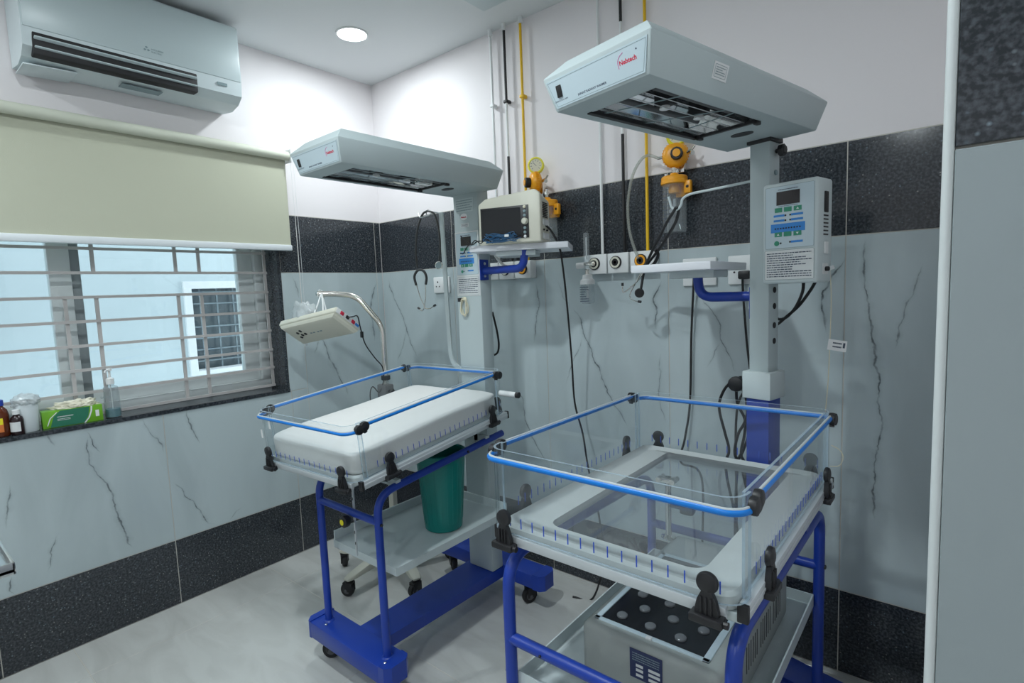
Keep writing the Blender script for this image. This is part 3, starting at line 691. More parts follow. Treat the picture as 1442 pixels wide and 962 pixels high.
def castor(x, y, zt, parent, ang=0, r=.034, hub='wheelgrey'):
    Mx = Matrix.Translation((x, y, 0)) @ Matrix.Rotation(ang, 4, 'Z')
    c = MB(Mx).lathe([(.009, r*2+.004), (.009, zt)], n=12).lathe([(.02, r*2+.002), (.02, r*2+.008), (.012, r*2+.012)], n=16)
    c.box(-.028, .018, -.017, -.012, r*.8, r*2+.004, bev=.002).box(-.028, .018, .012, .017, r*.8, r*2+.004, bev=.002).box(-.028, .018, -.017, .017, r*2-.002, r*2+.005, bev=.002)
    c = c.build('castor', M['black'], parent)
    Wx = Mx @ Matrix.Translation((-.012, 0, r)) @ Matrix.Rotation(pi/2, 4, 'X')
    MB(Wx).lathe([(r*.5, -.010), (r*.93, -.011), (r, -.006), (r, .006), (r*.93, .011), (r*.5, .010)], n=28).build('wheel', M['rubber'], c)
    MB(Wx).lathe([(r*.55, -.012), (r*.55, .012)], n=20).lathe([(r*.2, -.019), (r*.2, .019)], n=10).build('hub', M[hub], c)
    return c
def clip(Mx, parent):
    """black keyhole-shaped clamp; local x along the panel, y out of it, z up"""
    fr = Mx @ Matrix(((1, 0, 0, 0), (0, 0, -1, 0), (0, 1, 0, 0), (0, 0, 0, 1)))   # prism plane = x,z
    m = MB(Mx)
    m.lathe([(.0125, -.002), (.017, 0), (.018, .004), (.0165, .009), (.010, .0115), (.004, .0125)], frame((0, 0, .032), (1, 0, 0), (0, 0, 1)) @ Matrix.Translation((0, 0, .002)), n=22)
    pr = [(-.009, .030), (-.0085, .018), (-.015, .004), (-.019, -.014), (-.019, -.022), (.019, -.022), (.019, -.014), (.015, .004), (.0085, .018), (.009, .030)]
    m.prism(pr, .010, frame((0, -.002, 0), (1, 0, 0), (0, 0, 1)))
    for x in (-.008, 0, .008): m.box(x-.0018, x+.0018, -.015, -.010, -.018, .010, bev=.001)
    m.box(-.027, .027, -.020, .004, -.034, -.020, bev=.003)
    m.tube([(.024, -.010, -.027), (.034, -.010, -.027)], .006, n=10)
    return m.build('clip', M['black'], parent)
def joint(Mx, parent, n_=2):
    m = MB(Mx)
    for k in range(n_): m.lathe([(.009, -.008), (.0145, -.006), (.0155, 0), (.0145, .006), (.009, .008)], Matrix.Translation((k*.022, 0, 0)) @ Matrix.Rotation(pi/2, 4, 'X'), n=18)
    m.box(-.006, .028, -.006, .006, -.007, .007, bev=.002); m.box(.012, .024, -.005, .005, -.020, -.004, bev=.002)
    return m.build('rail_joint', M['black'], parent)
def bassinet(Mx, t, w, l, opening, rear_open=False, rail_r=.0056):
    """clear walled cot tray in its own frame: front centre of the rail rectangle, z=0 at the rails"""
    hw = w/2; r = .035; ZB, ZTp = -.155, .021
    def arc(cx, cy, a0, a1, rr, n=6): return [(cx+rr*cos(radians(a0+(a1-a0)*k/n)), cy+rr*sin(radians(a0+(a1-a0)*k/n))) for k in range(n+1)]
    def upath(o, wrap, front=True):
        x = hw-o; rr = r
        P = [(-x, wrap)]+arc(-x+rr, o+rr, 180, 270, rr)+arc(x-rr, o+rr, 270, 360, rr)+[(x, wrap)]
        return P if front else [(a, l-b) for a, b in P]
    mats = [M['acr'], M['acredge']]
    for fr_ in (True, False):
        MB(Mx).sheet(upath(.008, .055, fr_), ZB, ZTp, .005).build('side_panel', mats, t)
    for sx_ in (-1, 1):
        x = sx_*(hw-.0145); MB(Mx).sheet([(x, .045), (x, l*.35), (x, l*.65), (x, l-.045)], ZB, ZTp, .005).build('side_panel', mats, t)
    # rails, each topped by a thin white tube modelling its highlight line
    for fr_ in (True, False):
        P = [(a, b, 0) for a, b in upath(0, .040, fr_)]
        MB(Mx).tube(P, rail_r, n=12).build('rail', M['rail'], t)
        MB(Mx).tube([(a, b, .0054) for a, b, c in P], .0027, n=8).build('rail_highlight', M['strip'], t)
    for sx_ in (-1, 1):
        MB(Mx).tube([(sx_*hw, .075, .012), (sx_*hw, l-.065, .012)], rail_r, n=12).build('rail', M['rail'], t)
        MB(Mx).tube([(sx_*hw, .075, .0172), (sx_*hw, l-.065, .0172)], .0028, n=8).build('rail_highlight', M['strip'], t)
        for y, d in ((.040, 1), (l-.040, -1)):
            joint(Mx @ Matrix.Translation((sx_*(hw+.003), y, .004)) @ Matrix.Rotation(pi/2*d, 4, 'Z') @ Matrix.Rotation(-.25, 4, 'Y'), t)
    # scale marks
    m = MB(Mx)
    def ticks(n_, f):
        for k in range(n_): f(-.5+(k+.5)/n_)
    for k in range(17):
        x = -hw*.86+k*(w*.86)/16
        for y in (.0045, l-.0045): m.box(x-.0011, x+.0011, y-.0004, y+.0004, -.137, -.116)
    for k in range(23):
        y = .10+k*(l-.2)/22
        for x in (-hw+.0105, hw-.0105): m.box(x-.0004, x+.0004, y-.0011, y+.0011, -.137, -.116)
    tag(m.build('scale_marks', M['tick'], t), kind='stuff')
    # white tray border around the opening, outer aluminium rim
    ins = .020
    def rrect(x0, x1, y0, y1, rr, n=5): return arc(x1-rr, y1-rr, 0, 90, rr, n)+arc(x0+rr, y1-rr, 90, 180, rr, n)+arc(x0+rr, y0+rr, 180, 270, rr, n)+arc(x1-rr, y0+rr, 270, 360, rr, n)
    O = rrect(-hw+ins, hw-ins, ins, l-ins, .03); I = rrect(*opening, .03)
    m = MB(Mx); rings = [[m._v((x, y, z)) for x, y in Q] for Q, z in ((O, -.172), (O, -.150), ([(x*.985, l/2+(y-l/2)*.985) for x, y in O], -.143), ([(x*.90, l/2+(y-l/2)*.93) for x, y in O], -.150), (I, -.153), (I, -.172))]
    m.bridge(rings+[rings[0]], True, False, False); m.build('tray_border', M['border'], t)
    x0, x1, y0, y1 = opening
    m = MB(Mx).box(x0-.008, x1+.008, y0-.008, y1+.008, -.1675, -.1635); m.build('tray_floor', M['acrfloor'], t)
    for a in ((-hw+.002, -hw+.018, .03, l+.0), (hw-.018, hw-.002, .03, l+.0)):
        m = MB(Mx).box(a[0], a[1], a[2], a[3], -.185, -.158, bev=.002); m.box(a[0]-.0015, a[1]+.0015, a[2]+.004, a[3]-.004, -.176, -.168, bev=.001); rm = m.build('rim', M['alu'], t)
        for y in (a[2], a[3]): MB(Mx).box(a[0]-.001, a[1]+.001, y-.005, y+.005, -.187, -.157, bev=.002).build('end_cap', M['black'], rm)
    for y in (.006, l-.018): MB(Mx).box(-hw+.03, hw-.03, y, y+.012, -.180, -.160, bev=.002).build('rim', M['alu'], t)
    # clips
    def C(x, y, a): clip(Mx @ Matrix.Translation((x, y, -.152)) @ Matrix.Rotation(a, 4, 'Z'), t)
    C(-hw+.055, .0035, 0); C(hw-.055, .0035, 0)
    C(-hw+.055, l-.0035, pi); C(hw-.055, l-.0035, pi)
    for sx_ in (-1, 1):
        for y in (.14, l-.10): C(sx_*(hw-.0055), y, sx_*pi/2)
def bolt(p, ax, parent, r=.005, ma='black'):
    x = (0, 0, 1) if ax[2] == 0 else (1, 0, 0); z = Vector(ax); y = z.cross(Vector(x))
    return MB(frame(p, x, y)).lathe([(r, -.002), (r, .003), (r*.6, .0045)], n=10).build('bolt', M[ma], parent)

# ================================================================ left warmer (wide column, own base and legs)
wa = thing('radiant_warmer', (1.10, -.65, 0), 'left infant warmer with wide column, keypad on the column and white mattress on its cot', 'infant warmer')
def endcap(x0, x1, y0, y1, parent, M_=Matrix(), sgn=1):
    c = MB(M_); n = 6; P = []
    if sgn > 0: P = [(x0, y0), (x1-.018, y0), (x1, y0+.02), (x1, y1-.02), (x1-.018, y1), (x0, y1)]
    else: P = [(x1, y0), (x0+.018, y0), (x0, y0+.02), (x0, y1-.02), (x0+.018, y1), (x1, y1)]
    c.prism(P, .066, z0=.099); return c.build('end_cap', M['blue'], parent)
base = MB().box(.865, 1.278, -1.085, -.985, .10, .162, bev=.004).build('front_foot', M['blue'], wa)
endcap(.838, .868, -1.085, -.985, wa, sgn=-1); endcap(1.275, 1.322, -1.085, -.985, wa)
MB().box(.80, 1.345, -.345, -.245, .10, .162, bev=.004).build('rear_foot', M['blue'], wa)
endcap(.765, .803, -.345, -.245, wa, sgn=-1); endcap(1.342, 1.395, -.345, -.245, wa)
m = MB(); m.prism([(1.03, -.99), (1.165, -.99), (1.185, -.34), (1.02, -.34)], .045, z0=.108); m.build('centre_beam', M['blue'], wa)
for x, y, a in ((.905, -1.015, .6), (1.26, -1.03, 2.1), (.80, -.285, 2.6), (1.29, -.285, 1.2)): castor(x, y, .10, wa, a)
# column
col = MB().box(1.045, 1.182, -.412, -.345, .155, 1.78, bev=.004).build('column', M['grey'], wa)
TA = .0135
def hoop(x): return fillet([(x, -1.035, .160), (x-.004, -1.035, .715), (x-.005, -.405, .778)], .07, 8)
for x in (.915, 1.262):
    MB().tube(hoop(x), TA, n=14).build('leg_tube', M['blue'], wa)
    MB(Matrix.Translation((x, -1.035, .160))).lathe([(.022, 0), (.018, .006), (.0145, .008)], n=16).build('weld_ring', M['blue'], wa)
    bolt((x+TA-.001, -1.035, .62), (1, 0, 0), wa); bolt((x+.02, -1.06, .163), (0, 0, 1), wa, ma='steel')
MB().tube([(.915, -1.035, .626), (1.262, -1.035, .626)], TA*.95, n=14).build('cross_tube', M['blue'], wa)
bolt((1.272, -.62, .757), (1, 0, 0), wa)
kn = MB(frame((1.108, -1.052, .602), (1, 0, 0), (0, 0, 1))).lathe([(.010, -.01), (.019, 0), (.0205, .006), (.0205, .018), (.017, .021), (.010, .022)], n=20).build('tilt_knob', M['black'], wa)
MB(frame((1.108, -1.0745, .602), (1, 0, 0), (0, 0, 1))).lathe([(.010, -.001), (.010, .001)], n=16).build('knob_cap', M['lemon'], kn)
MB().box(1.094, 1.102, -1.02, -1.015, .46, .80).build('ratchet_strip', M['alu'], wa)
m = MB()
for k in range(7): m.box(1.0965, 1.0995, -1.0212, -1.0202, .50+k*.04, .51+k*.04)
m.build('ratchet_holes', M['dark'], wa)
# shelf
m = MB(); m.box(.905, 1.275, -.985, -.415, .447, .453); m.box(.905, 1.275, -.988, -.982, .425, .4532); m.box(1.270, 1.276, -.985, -.415, .425, .4532)
sh = m.build('shelf', M['greyl'], wa); MB().box(.904, .910, -.985, -.415, .425, .487).box(.905, 1.276, -.420, -.414, .43, .487).build('shelf_lip', M['greyl'], sh)
# cot supports and cot
MA = Matrix.Translation((1.074, -1.189, .959)) @ Matrix.Rotation(.046, 4, 'Z') @ Matrix.Rotation(.094, 4, 'X')
for x in (-.15, .15): MB(MA).box(x-.02, x+.02, .05, .74, -.205, -.175, bev=.003).build('cot_bearer', M['grey'], wa)
for x, y in ((.96, -.95), (1.21, -.95), (.96, -.5), (1.21, -.5)): MB().box(x-.055, x+.055, y-.010, y+.010, .722 if y < -.7 else .765, .745 if y < -.7 else .79).box(x-.010, x+.010, y-.010, y+.010, .73, .785 if y < -.7 else .82).build('cot_bracket', M['grey'], wa)
bassinet(MA, wa, .52, .76, (-.18, .18, .10, .66))
CA = Matrix.Translation((1.127, -1.077, 1.763)) @ Matrix.Rotation(-.028, 4, 'Z')
canopy(CA, wa, .25, .693)
# column front: stickers and keypad
fa = frame((1.0505, -.4125, 1.607), (1, 0, 0), (0, 0, 1))
plate(fa, -.003, .130, -.262, .004, M['sticker'], wa, 'keypad_backing', 0, .001)
control_panel(fa @ Matrix.Translation((.003, -.002, .0012)), .121, .172, wa, seed=11)
notice(fa @ Matrix.Translation((.003, -.182, .0012)), .121, .076, wa, rows=8, seed=5)
plate(frame((1.060, -.4125, 1.745), (1, 0, 0), (0, 0, 1)), 0, .10, -.055, 0, M['greyl'], wa, 'rating_plate', 0, .0008)
small_print(frame((1.060, -.4130, 1.745), (1, 0, 0), (0, 0, 1)), .004, .096, -.052, -.003, 5, M['steelkey'], wa, seed=9)
MB(frame((1.104, -.4125, 1.672), (1, 0, 0), (0, 0, 1))).lathe([(.019, 0), (.019, .001)], n=24, sy=.72).build('emblem_sticker', M['white'], wa)
text('Nebtech', .0085, frame((1.104, -.4140, 1.670), (1, 0, 0), (0, 0, 1)), M['red_ink'], wa, align='CENTER', bold=.0002)
plate(frame((1.086, -.4125, 1.645), (1, 0, 0), (0, 0, 1)), 0, .045, -.016, 0, M['white'], wa, 'serial_sticker', 0, .0008)
small_print(frame((1.086, -.4130, 1.645), (1, 0, 0), (0, 0, 1)), .003, .040, -.014, -.002, 3, M['ink'], wa, seed=19)
# coiled probe lead on the column
plug = MB().box(1.064, 1.078, -.432, -.412, 1.322, 1.338, bev=.002).build('probe_plug', M['black'], wa)
P = []
for k in range(100):
    a = k/100*2*pi*5; rr = 1+.12*sin(k*.9); P.append((1.092+.017*rr*cos(a)+.0006*k*.05, -.424-.006*sin(k*.37), 1.300+.036*rr*sin(a)))
MB().tube(smooth(P, 2), .0019, n=6).build('probe_lead', M['cream'], wa)
# rod with hooks left of the column
rod = MB().tube(fillet([(.915, -.36, 1.716), (.932, -.36, 1.10), (.945, -.36, 1.045), (1.05, -.36, .985)], .03), .0, prof=[(-.011, -.004), (.011, -.004), (.011, .004), (-.011, .004)]).build('hook_rod', M['greyl'], wa)
MB().tube(fillet([(.917, -.36, 1.712), (.880, -.372, 1.722), (.850, -.385, 1.706), (.848, -.388, 1.722)], .006, 4), .003, n=8).tube(fillet([(.850, -.385, 1.708), (.822, -.40, 1.700), (.812, -.402, 1.722)], .006, 4), .003, n=8).build('hook', M['steel'], rod)
# arm and monitor shelf
MB().box(1.182, 1.187, -.415, -.365, 1.408, 1.492, bev=.002).build('arm_bracket', M['blue'], wa)
for z in (1.425, 1.475): bolt((1.187, -.39, z), (1, 0, 0), wa, .006, 'steel')
MB().tube(fillet([(1.183, -.39, 1.445), (1.39, -.39, 1.446), (1.40, -.39, 1.52)], .06, 8), .0155, n=16).build('shelf_arm', M['blue'], wa)
RS = Matrix.Translation((1.229, -.52, 0)) @ Matrix.Rotation(.50, 4, 'Z')
MB(RS).box(.10, .255, .02, .16, 1.494, 1.514, bev=.003).build('shelf_bracket', M['greyl'], wa)
MB(RS).box(0, .382, 0, .235, 1.514, 1.537, bev=.002).build('monitor_shelf', M['whitel'], wa)
# white handle at the rear right corner of the cot
h = MB().tube([(1.300, -.455, .958), (1.375, -.445, .955)], .011, n=16).build('side_handle', M['white'], wa)
MB().tube([(1.375, -.445, .955), (1.388, -.444, .955)], .012, n=16).build('handle_cap', M['black'], h)

# mattress
mm = bmesh.new(); bmesh.ops.create_cube(mm, size=1)
for v in mm.verts: v.co = Vector((v.co.x*.490, .380+v.co.y*.724, -.107+v.co.z*.084))
bmesh.ops.subdivide_edges(mm, edges=list(mm.edges), cuts=9, use_grid_fill=True)
rg = random.Random(4)
for v in mm.verts:
    ex = min(abs(v.co.x-.245), abs(v.co.x+.245)); ey = min(abs(v.co.y-.018), abs(v.co.y-.742)); e = min(ex, ey)
    top = v.co.z > -.08
    if top: v.co.z += .010*min(1, e/.07)-.006+.004*sin(v.co.x*17)*sin(v.co.y*11)
    else: v.co.z -= .0
    if abs(v.co.z+.108) < .03: f = .995; v.co.x *= f; v.co.z += .003*sin(v.co.x*40+v.co.y*33)
bmesh.ops.smooth_vert(mm, verts=list(mm.verts), factor=.5, use_axis_x=True, use_axis_y=True, use_axis_z=True)
bmesh.ops.smooth_vert(mm, verts=list(mm.verts), factor=.5, use_axis_x=True, use_axis_y=True, use_axis_z=True)
ma = MB(MA).merge(mm).build('mattress', M['sheetfab'], None, angle=60)
sb = ma.modifiers.new('soft', 'SUBSURF'); sb.levels = 1; sb.render_levels = 1
tag(ma, 'white cushioned mattress lying in the cot of the left warmer', 'mattress')
for (p, q) in (((-.235, .02, -.045), (-.242, .0, .0)), ((-.19, .01, -.04), (-.205, -.004, .004))): pass
tp = MB(MA); tp.box(-.176, -.166, -.0005, .0003, -.035, .006).box(-.236, -.226, -.0005, .0003, -.075, -.045); tp.build('tape_strip', M['white'], wa)

# bin
bn = thing('waste_bin', (1.165, -.665, .4535), 'teal plastic bin standing on the shelf of the left warmer', 'bin')
prof = [(.066, 0), (.072, .004), (.0745, .03), (.093, .275), (.0935, .282), (.099, .284), (.100, .302), (.096, .304), (.090, .300), (.0895, .28), (.071, .03), (.068, .008), (.001, .008)]
MB(Matrix.Translation((1.165, -.665, .4537))).lathe(prof, n=48, capb=False).build('bucket', M['teal'], bn)
m = MB(Matrix.Translation((1.165, -.665, .4537)))
for k in range(24):
    a = 2*pi*k/24
    m.tube([(.0745*cos(a), .0745*sin(a), .03), (.0925*cos(a), .0925*sin(a), .27)], .0011, n=4)
m.build('ribs', M['teal'], bn)

# ================================================================ patient monitor on the shelf
RM = Matrix.Translation((1.378, -.455, 1.5372)) @ Matrix.Rotation(.30, 4, 'Z')   # local: x right, y back, z up, front-centre
mo = thing('patient_monitor', (1.378, -.455, 1.537), 'ivory patient monitor with dark screen on the white shelf', 'monitor')
W2, HM, DM = .126, .177, .135
b = bmesh.new()
fr_ = [(-W2, 0), (W2, 0), (W2+.001, HM+.002), (W2-.02, HM+.018), (-W2+.03, HM-.002), (-W2, HM-.022)]
a = [b.verts.new((x, -.0, z)) for x, z in fr_]; c = [b.verts.new((x*.93, DM, z*.90+.0)) for x, z in fr_]
for k in range(6): b.faces.new([a[k], a[(k+1) % 6], c[(k+1) % 6], c[k]])
b.faces.new(a); b.faces.new(c); bmesh.ops.recalc_face_normals(b, faces=list(b.faces))
bmesh.ops.bevel(b, geom=list(b.edges), offset=.007, segments=3, profile=.5, affect='EDGES')
MB(RM).merge(b).build('housing', M['ivory'], mo, angle=50)
Fm = RM @ frame((-W2, -.001, 0), (1, 0, 0), (0, 0, 1))
plate(Fm, .012, .207, .018, .138, M['black'], mo, 'bezel', 0, .003, .001)
plate(Fm, .020, .176, .026, .131, M['screen'], mo, 'screen', .003, .0036)
for k, y in enumerate((.135, .119, .104, .058, .042, .027)):
    MB(Fm @ Matrix.Translation((.1925, y-.004, .003))).lathe([(.0058, 0), (.0055, .003), (.004, .004)], n=16).build('button', M[['cream', 'steelkey', 'steelkey', 'steelkey', 'steelkey', 'white'][k]], mo)
MB(Fm @ Matrix.Translation((.1935, .078, .003))).lathe([(.0125, 0), (.0125, .008), (.0095, .014), (.003, .015)], n=24).build('dial', M['ivory'], mo)
MB(RM).box(-.05, .04, .03, .045, HM+.000, HM+.010, bev=.003).build('alarm_strip', M['cream'], mo)
m = MB(RM)
for k in range(9):
    z = .093+k*.0065; m.box(W2*.985, W2+.0025, .030, .085, z, z+.0025)
m.build('vent_slots', M['dark'], mo)
for z0, z1 in ((.064, .086), (.012, .035)): MB(RM).box(W2*.96, W2+.0022, .030, .092, z0, z1).build('side_label', M['sticker'], mo)
for y in (.040, .080): MB(RM).tube([(W2-.004, y, .047), (W2+.003, y, .047)], .0035, n=10).build('screw_cap', M['dark'], mo)
# sensor wires
wr = thing('sensor_wires', (1.36, -.56, 1.54), 'tangled blue sensor wires lying in front of the monitor', 'wires')
rg = random.Random(12)
for k in range(8):
    P = []; a0 = rg.uniform(0, 6); rr_ = rg.uniform(.6, 1.0)
    for j in range(10):
        t = j/9; a = a0+t*rg.uniform(3.5, 6)
        q = RM @ Vector((-.02+.085*cos(a)*rr_*rg.uniform(.8, 1.1), -.022-.0035*k*.5+.004*sin(a), .006+.018*(1+sin(a*1.1+k))*rg.uniform(.4, 1)))
        P.append(q)
    MB().tube(smooth(P, 5), .0016, n=6).build('wire', M['bluewire'], wr)
MB(RM).box(-.006, .012, -.034, -.028, .022, .032, bev=.002).build('tie', M['white'], wr)
MB().tube(smooth([(1.30, -.510, 1.550), (1.275, -.520, 1.552), (1.255, -.525, 1.541), (1.240, -.532, 1.540), (1.225, -.536, 1.525), (1.212, -.535, 1.510), (1.195, -.535, 1.512)], 5), .0022, n=6).build('wire', M['cable'], wr)
MB().tube(smooth([(1.33, -.495, 1.542), (1.305, -.508, 1.556), (1.285, -.515, 1.543), (1.268, -.524, 1.556), (1.252, -.53, 1.543)], 5), .002, n=6).build('wire', M['cable'], wr)
MB().tube(smooth([(1.240, -.528, 1.542), (1.226, -.536, 1.557), (1.205, -.54, 1.578)], 5), .0022, n=6).build('wire', M['cable'], wr)
# ================================================================ stethoscopes
def stetho(label, tubeL, tubeR, yoke, earL, earR, chest, col_, nrm=(0, -1, 0)):
    t = thing('stethoscope', tubeL[0], label, 'stethoscope')
    MB().tube(smooth(tubeL, 6), .0048, n=10).build('tubing', M[col_], t)
    if tubeR: MB().tube(smooth(tubeR, 6), .0048, n=10).build('tubing', M[col_], t)
    if yoke: MB().tube(smooth(yoke, 6), .0058, n=10).build('yoke', M[col_], t)
    for e in (earL, earR):
        MB().tube(smooth(e, 6), .0022, n=8).build('ear_tube', M['chrome'], t)
        d = (Vector(e[-1])-Vector(e[-2])).normalized()
        MB().tube([Vector(e[-1])-d*.003, Vector(e[-1])+d*.009], .0048, n=10).build('ear_tip', M['black'], t)
    x = Vector(nrm).orthogonal(); y = Vector(nrm).cross(x)
    c = MB(frame(chest, x, y)).lathe([(.008, -.010), (.016, -.008), (.0175, -.002), (.0175, .002), (.016, .003)], n=24).lathe([(.006, -.018), (.011, -.016), (.011, -.012), (.004, -.010)], n=16).build('chest_piece', M['chrome' if col_ != 'black' else 'black'], t)
    MB(frame(chest, x, y)).lathe([(.0145, .0028), (.0145, .0036)], n=24).build('diaphragm', M['steelkey' if col_ != 'black' else 'rubber'], c)
    return t
M['tubegrey'] = mat('dark_grey_tubing', (.035, .037, .038), .45)
ys_ = -.394
def A_(*p): return list(p)
stetho('dark grey stethoscope hanging on the hooks left of the wide column',
  A_((0.868,-0.394,1.727),(0.829,-0.394,1.713),(0.789,-0.394,1.645),(0.772,-0.394,1.557),(0.776,-0.394,1.479)),
  A_((0.868,-0.394,1.727),(0.908,-0.394,1.707),(0.930,-0.394,1.643),(0.934,-0.394,1.572),(0.924,-0.394,1.502)),
  A_((0.762,-0.394,1.402),(0.753,-0.394,1.442),(0.780,-0.394,1.469),(0.818,-0.394,1.464),(0.835,-0.394,1.435),(0.828,-0.394,1.403)),
  A_((0.765,-0.394,1.402),(0.785,-0.394,1.349),(0.810,-0.394,1.303),(0.794,-0.394,1.284),(0.775,-0.394,1.294)),
  A_((0.828,-0.394,1.406),(0.821,-0.394,1.342),(0.813,-0.394,1.300),(0.843,-0.394,1.293),(0.877,-0.394,1.306)),
  (0.931,-0.404,1.483), 'tubegrey', (.45, -1, 0))

# ================================================================ right warmer: slim column stand (turned a little) ...
CB = Matrix.Translation((2.124, -1.063, 0)) @ Matrix.Rotation(-.22, 4, 'Z')
wb = thing('radiant_warmer', (2.269, -.414, 0), 'right infant warmer stand with slim column, separate controller box and the larger tilted hood', 'infant warmer')
MB(CB).box(-.028, .028, .637, .693, 1.09, 1.76, bev=.003).build('column', M['grey'], wb)
MB(CB).box(-.041, .041, .622, .708, 1.028, 1.106, bev=.003).build('collar', M['greyl'], wb)
MB(CB).box(-.033, .033, .631, .699, .15, 1.035, bev=.003).build('lower_column', M['blue'], wb)
MB(CB).box(-.034, .034, .630, .700, 1.735, 1.748, bev=.002).build('column_cap', M['black'], wb)
MB(CB).box(-.30, .30, .72, .83, .10, .162, bev=.004).build('rear_foot', M['blue'], wb)
for s_ in (-1, 1): endcap(.297 if s_ > 0 else -.345, .345 if s_ > 0 else -.297, .72, .83, wb, CB, s_)
m = MB(CB); m.prism([(-.06, .10), (.06, .10), (.08, .73), (-.08, .73)], .045, z0=.108); m.build('centre_beam', M['blue'], wb)
MB(CB).box(-.20, .20, .05, .13, .10, .155, bev=.004).build('front_foot', M['blue'], wb)
for u, v in ((-.27, .775), (.27, .775), (-.17, .09), (.17, .09)):
    q = CB @ Vector((u, v, 0)); castor(q.x, q.y, .10, wb, u*9)
for z in (1.335, 1.290, 1.236, 1.192):
    MB(CB @ frame((.0283, .668, z), (0, 1, 0), (0, 0, 1))).lathe([(.0085, 0), (.0085, .0012), (.005, .0014)], n=16).build('column_hole', M['dark'], wb)
MB(CB @ frame((.028, .668, 1.655), (0, 1, 0), (0, 0, 1))).lathe([(.007, 0), (.007, .004), (.003, .006)], n=10).build('bolt', M['steelkey'], wb)
MB(CB @ frame((.028, .672, 1.712), (0, 1, 0), (0, 0, 1))).lathe([(.006, 0), (.006, .008), (.016, .010), (.016, .022), (.010, .026)], n=8).build('hood_knob', M['black'], wb)
cb = canopy(Matrix.Translation((2.124, -1.063, 1.744)) @ Matrix.Rotation(-.22, 4, 'Z'), wb, .25, .687)
sf = Matrix.Translation((2.124, -1.063, 1.744)) @ Matrix.Rotation(-.22, 4, 'Z') @ frame((.125, .212, 0), (0, 1, 0), (.02, 0, .07))
plate(sf, -.026, .026, .030, .062, M['white'], cb, 'side_sticker', .0005, .0015)
outline(sf, -.022, .020, .034, .058, .001, M['steelkey'], cb, z=.0018, r=.002)
small_print(sf @ Matrix.Translation((0, 0, .0006)), -.018, .016, .038, .055, 4, M['steelkey'], cb, seed=31)
# controller box on the column's right side
K = CB @ Matrix.Translation((.0285, .600, 1.352))
ctl = MB(K).box(0, .140, 0, .085, 0, .262, bev=.007, seg=3).build('controller_box', M['greyl'], wb)
fk = K @ frame((.0, -.0005, .262), (1, 0, 0), (0, 0, 1))
control_panel(fk @ Matrix.Translation((.008, -.010, 0)), .124, .160, ctl, seed=41)
notice(fk @ Matrix.Translation((.007, -.174, 0)), .126, .078, ctl, rows=11, seed=43)
sk = K @ frame((.1402, 0, 0), (0, 1, 0), (0, 0, 1))
MB(sk).box(.034, .056, .176, .228, 0, .002, bev=.0018).build('side_grip', M['dark'], ctl)
m = MB(sk)
for k in range(6): m.box(.032, .058, .119+k*.0095, .1225+k*.0095, -.001, .001)
m.build('vent_slots', M['dark'], ctl)
MB(sk).box(.036, .056, .072, .102, 0, .003, bev=.001).build('side_switch', M['white'], ctl)
plate(sk, .030, .060, .020, .048, M['sticker'], ctl, 'socket_plate', 0, .001)
MB(sk @ Matrix.Translation((.046, .034, 0))).lathe([(.006, 0), (.006, .008), (.004, .010)], n=12).build('probe_socket', M['black'], ctl)
# instrument shelf on a bent arm
MB().tube(fillet([(2.245, -.385, 1.318), (2.075, -.385, 1.318), (2.068, -.385, 1.40)], .06, 8), .0145, n=16).build('shelf_arm', M['blue'], wb)
MB(CB).box(-.0305, -.0275, .640, .690, 1.255, 1.345, bev=.001).build('arm_bracket', M['blue'], wb)
MB().box(2.005, 2.140, -.45, -.32, 1.378, 1.402, bev=.003).build('shelf_bracket', M['greyl'], wb)
MB().box(1.925, 2.165, -.545, -.215, 1.399, 1.422, bev=.002).build('instrument_shelf', M['whitel'], wb)
# hook rod
MB().tube(smooth([(2.245, -.40, 1.645), (2.115, -.40, 1.637), (2.055, -.40, 1.633), (2.030, -.40, 1.622), (2.024, -.40, 1.604), (2.012, -.40, 1.592), (1.995, -.40, 1.600), (1.988, -.40, 1.622), (1.984, -.40, 1.634)], 6), .0038, n=10).build('hook_rod', M['greyl'], wb)
# probe lead and its tag
MB().tube(smooth([(2.436, -.44, 1.386), (2.430, -.38, 1.30), (2.424, -.35, 1.19), (2.421, -.35, 1.07), (2.414, -.35, .95), (2.417, -.35, .88)], 6), .0013, n=6).build('probe_lead', M['cream'], wb)
MB().tube(smooth([(2.432, -.35, .895), (2.452, -.35, .885), (2.461, -.35, .865), (2.452, -.35, .84), (2.430, -.35, .834)], 6), .0013, n=6).build('probe_lead', M['cream'], wb)
tg = frame((2.420, -.351, 1.185), (1, -.1, -.12), (0, 0, 1))
tgo = plate(tg, 0, .046, -.020, .010, M['tag'], wb, 'lead_tag', 0, .0008)
small_print(tg @ Matrix.Translation((0, 0, -.0004)), .012, .034, -.014, .006, 2, M['ink'], tgo, seed=61)
MB(tg).box(.037, .042, -.010, .004, .0008, .0012).build('tag_symbol', M['ink'], tgo)
MB().tube([(2.433, -.442, 1.386), (2.445, -.444, 1.39)], .005, n=8).build('lead_plug', M['white'], wb)

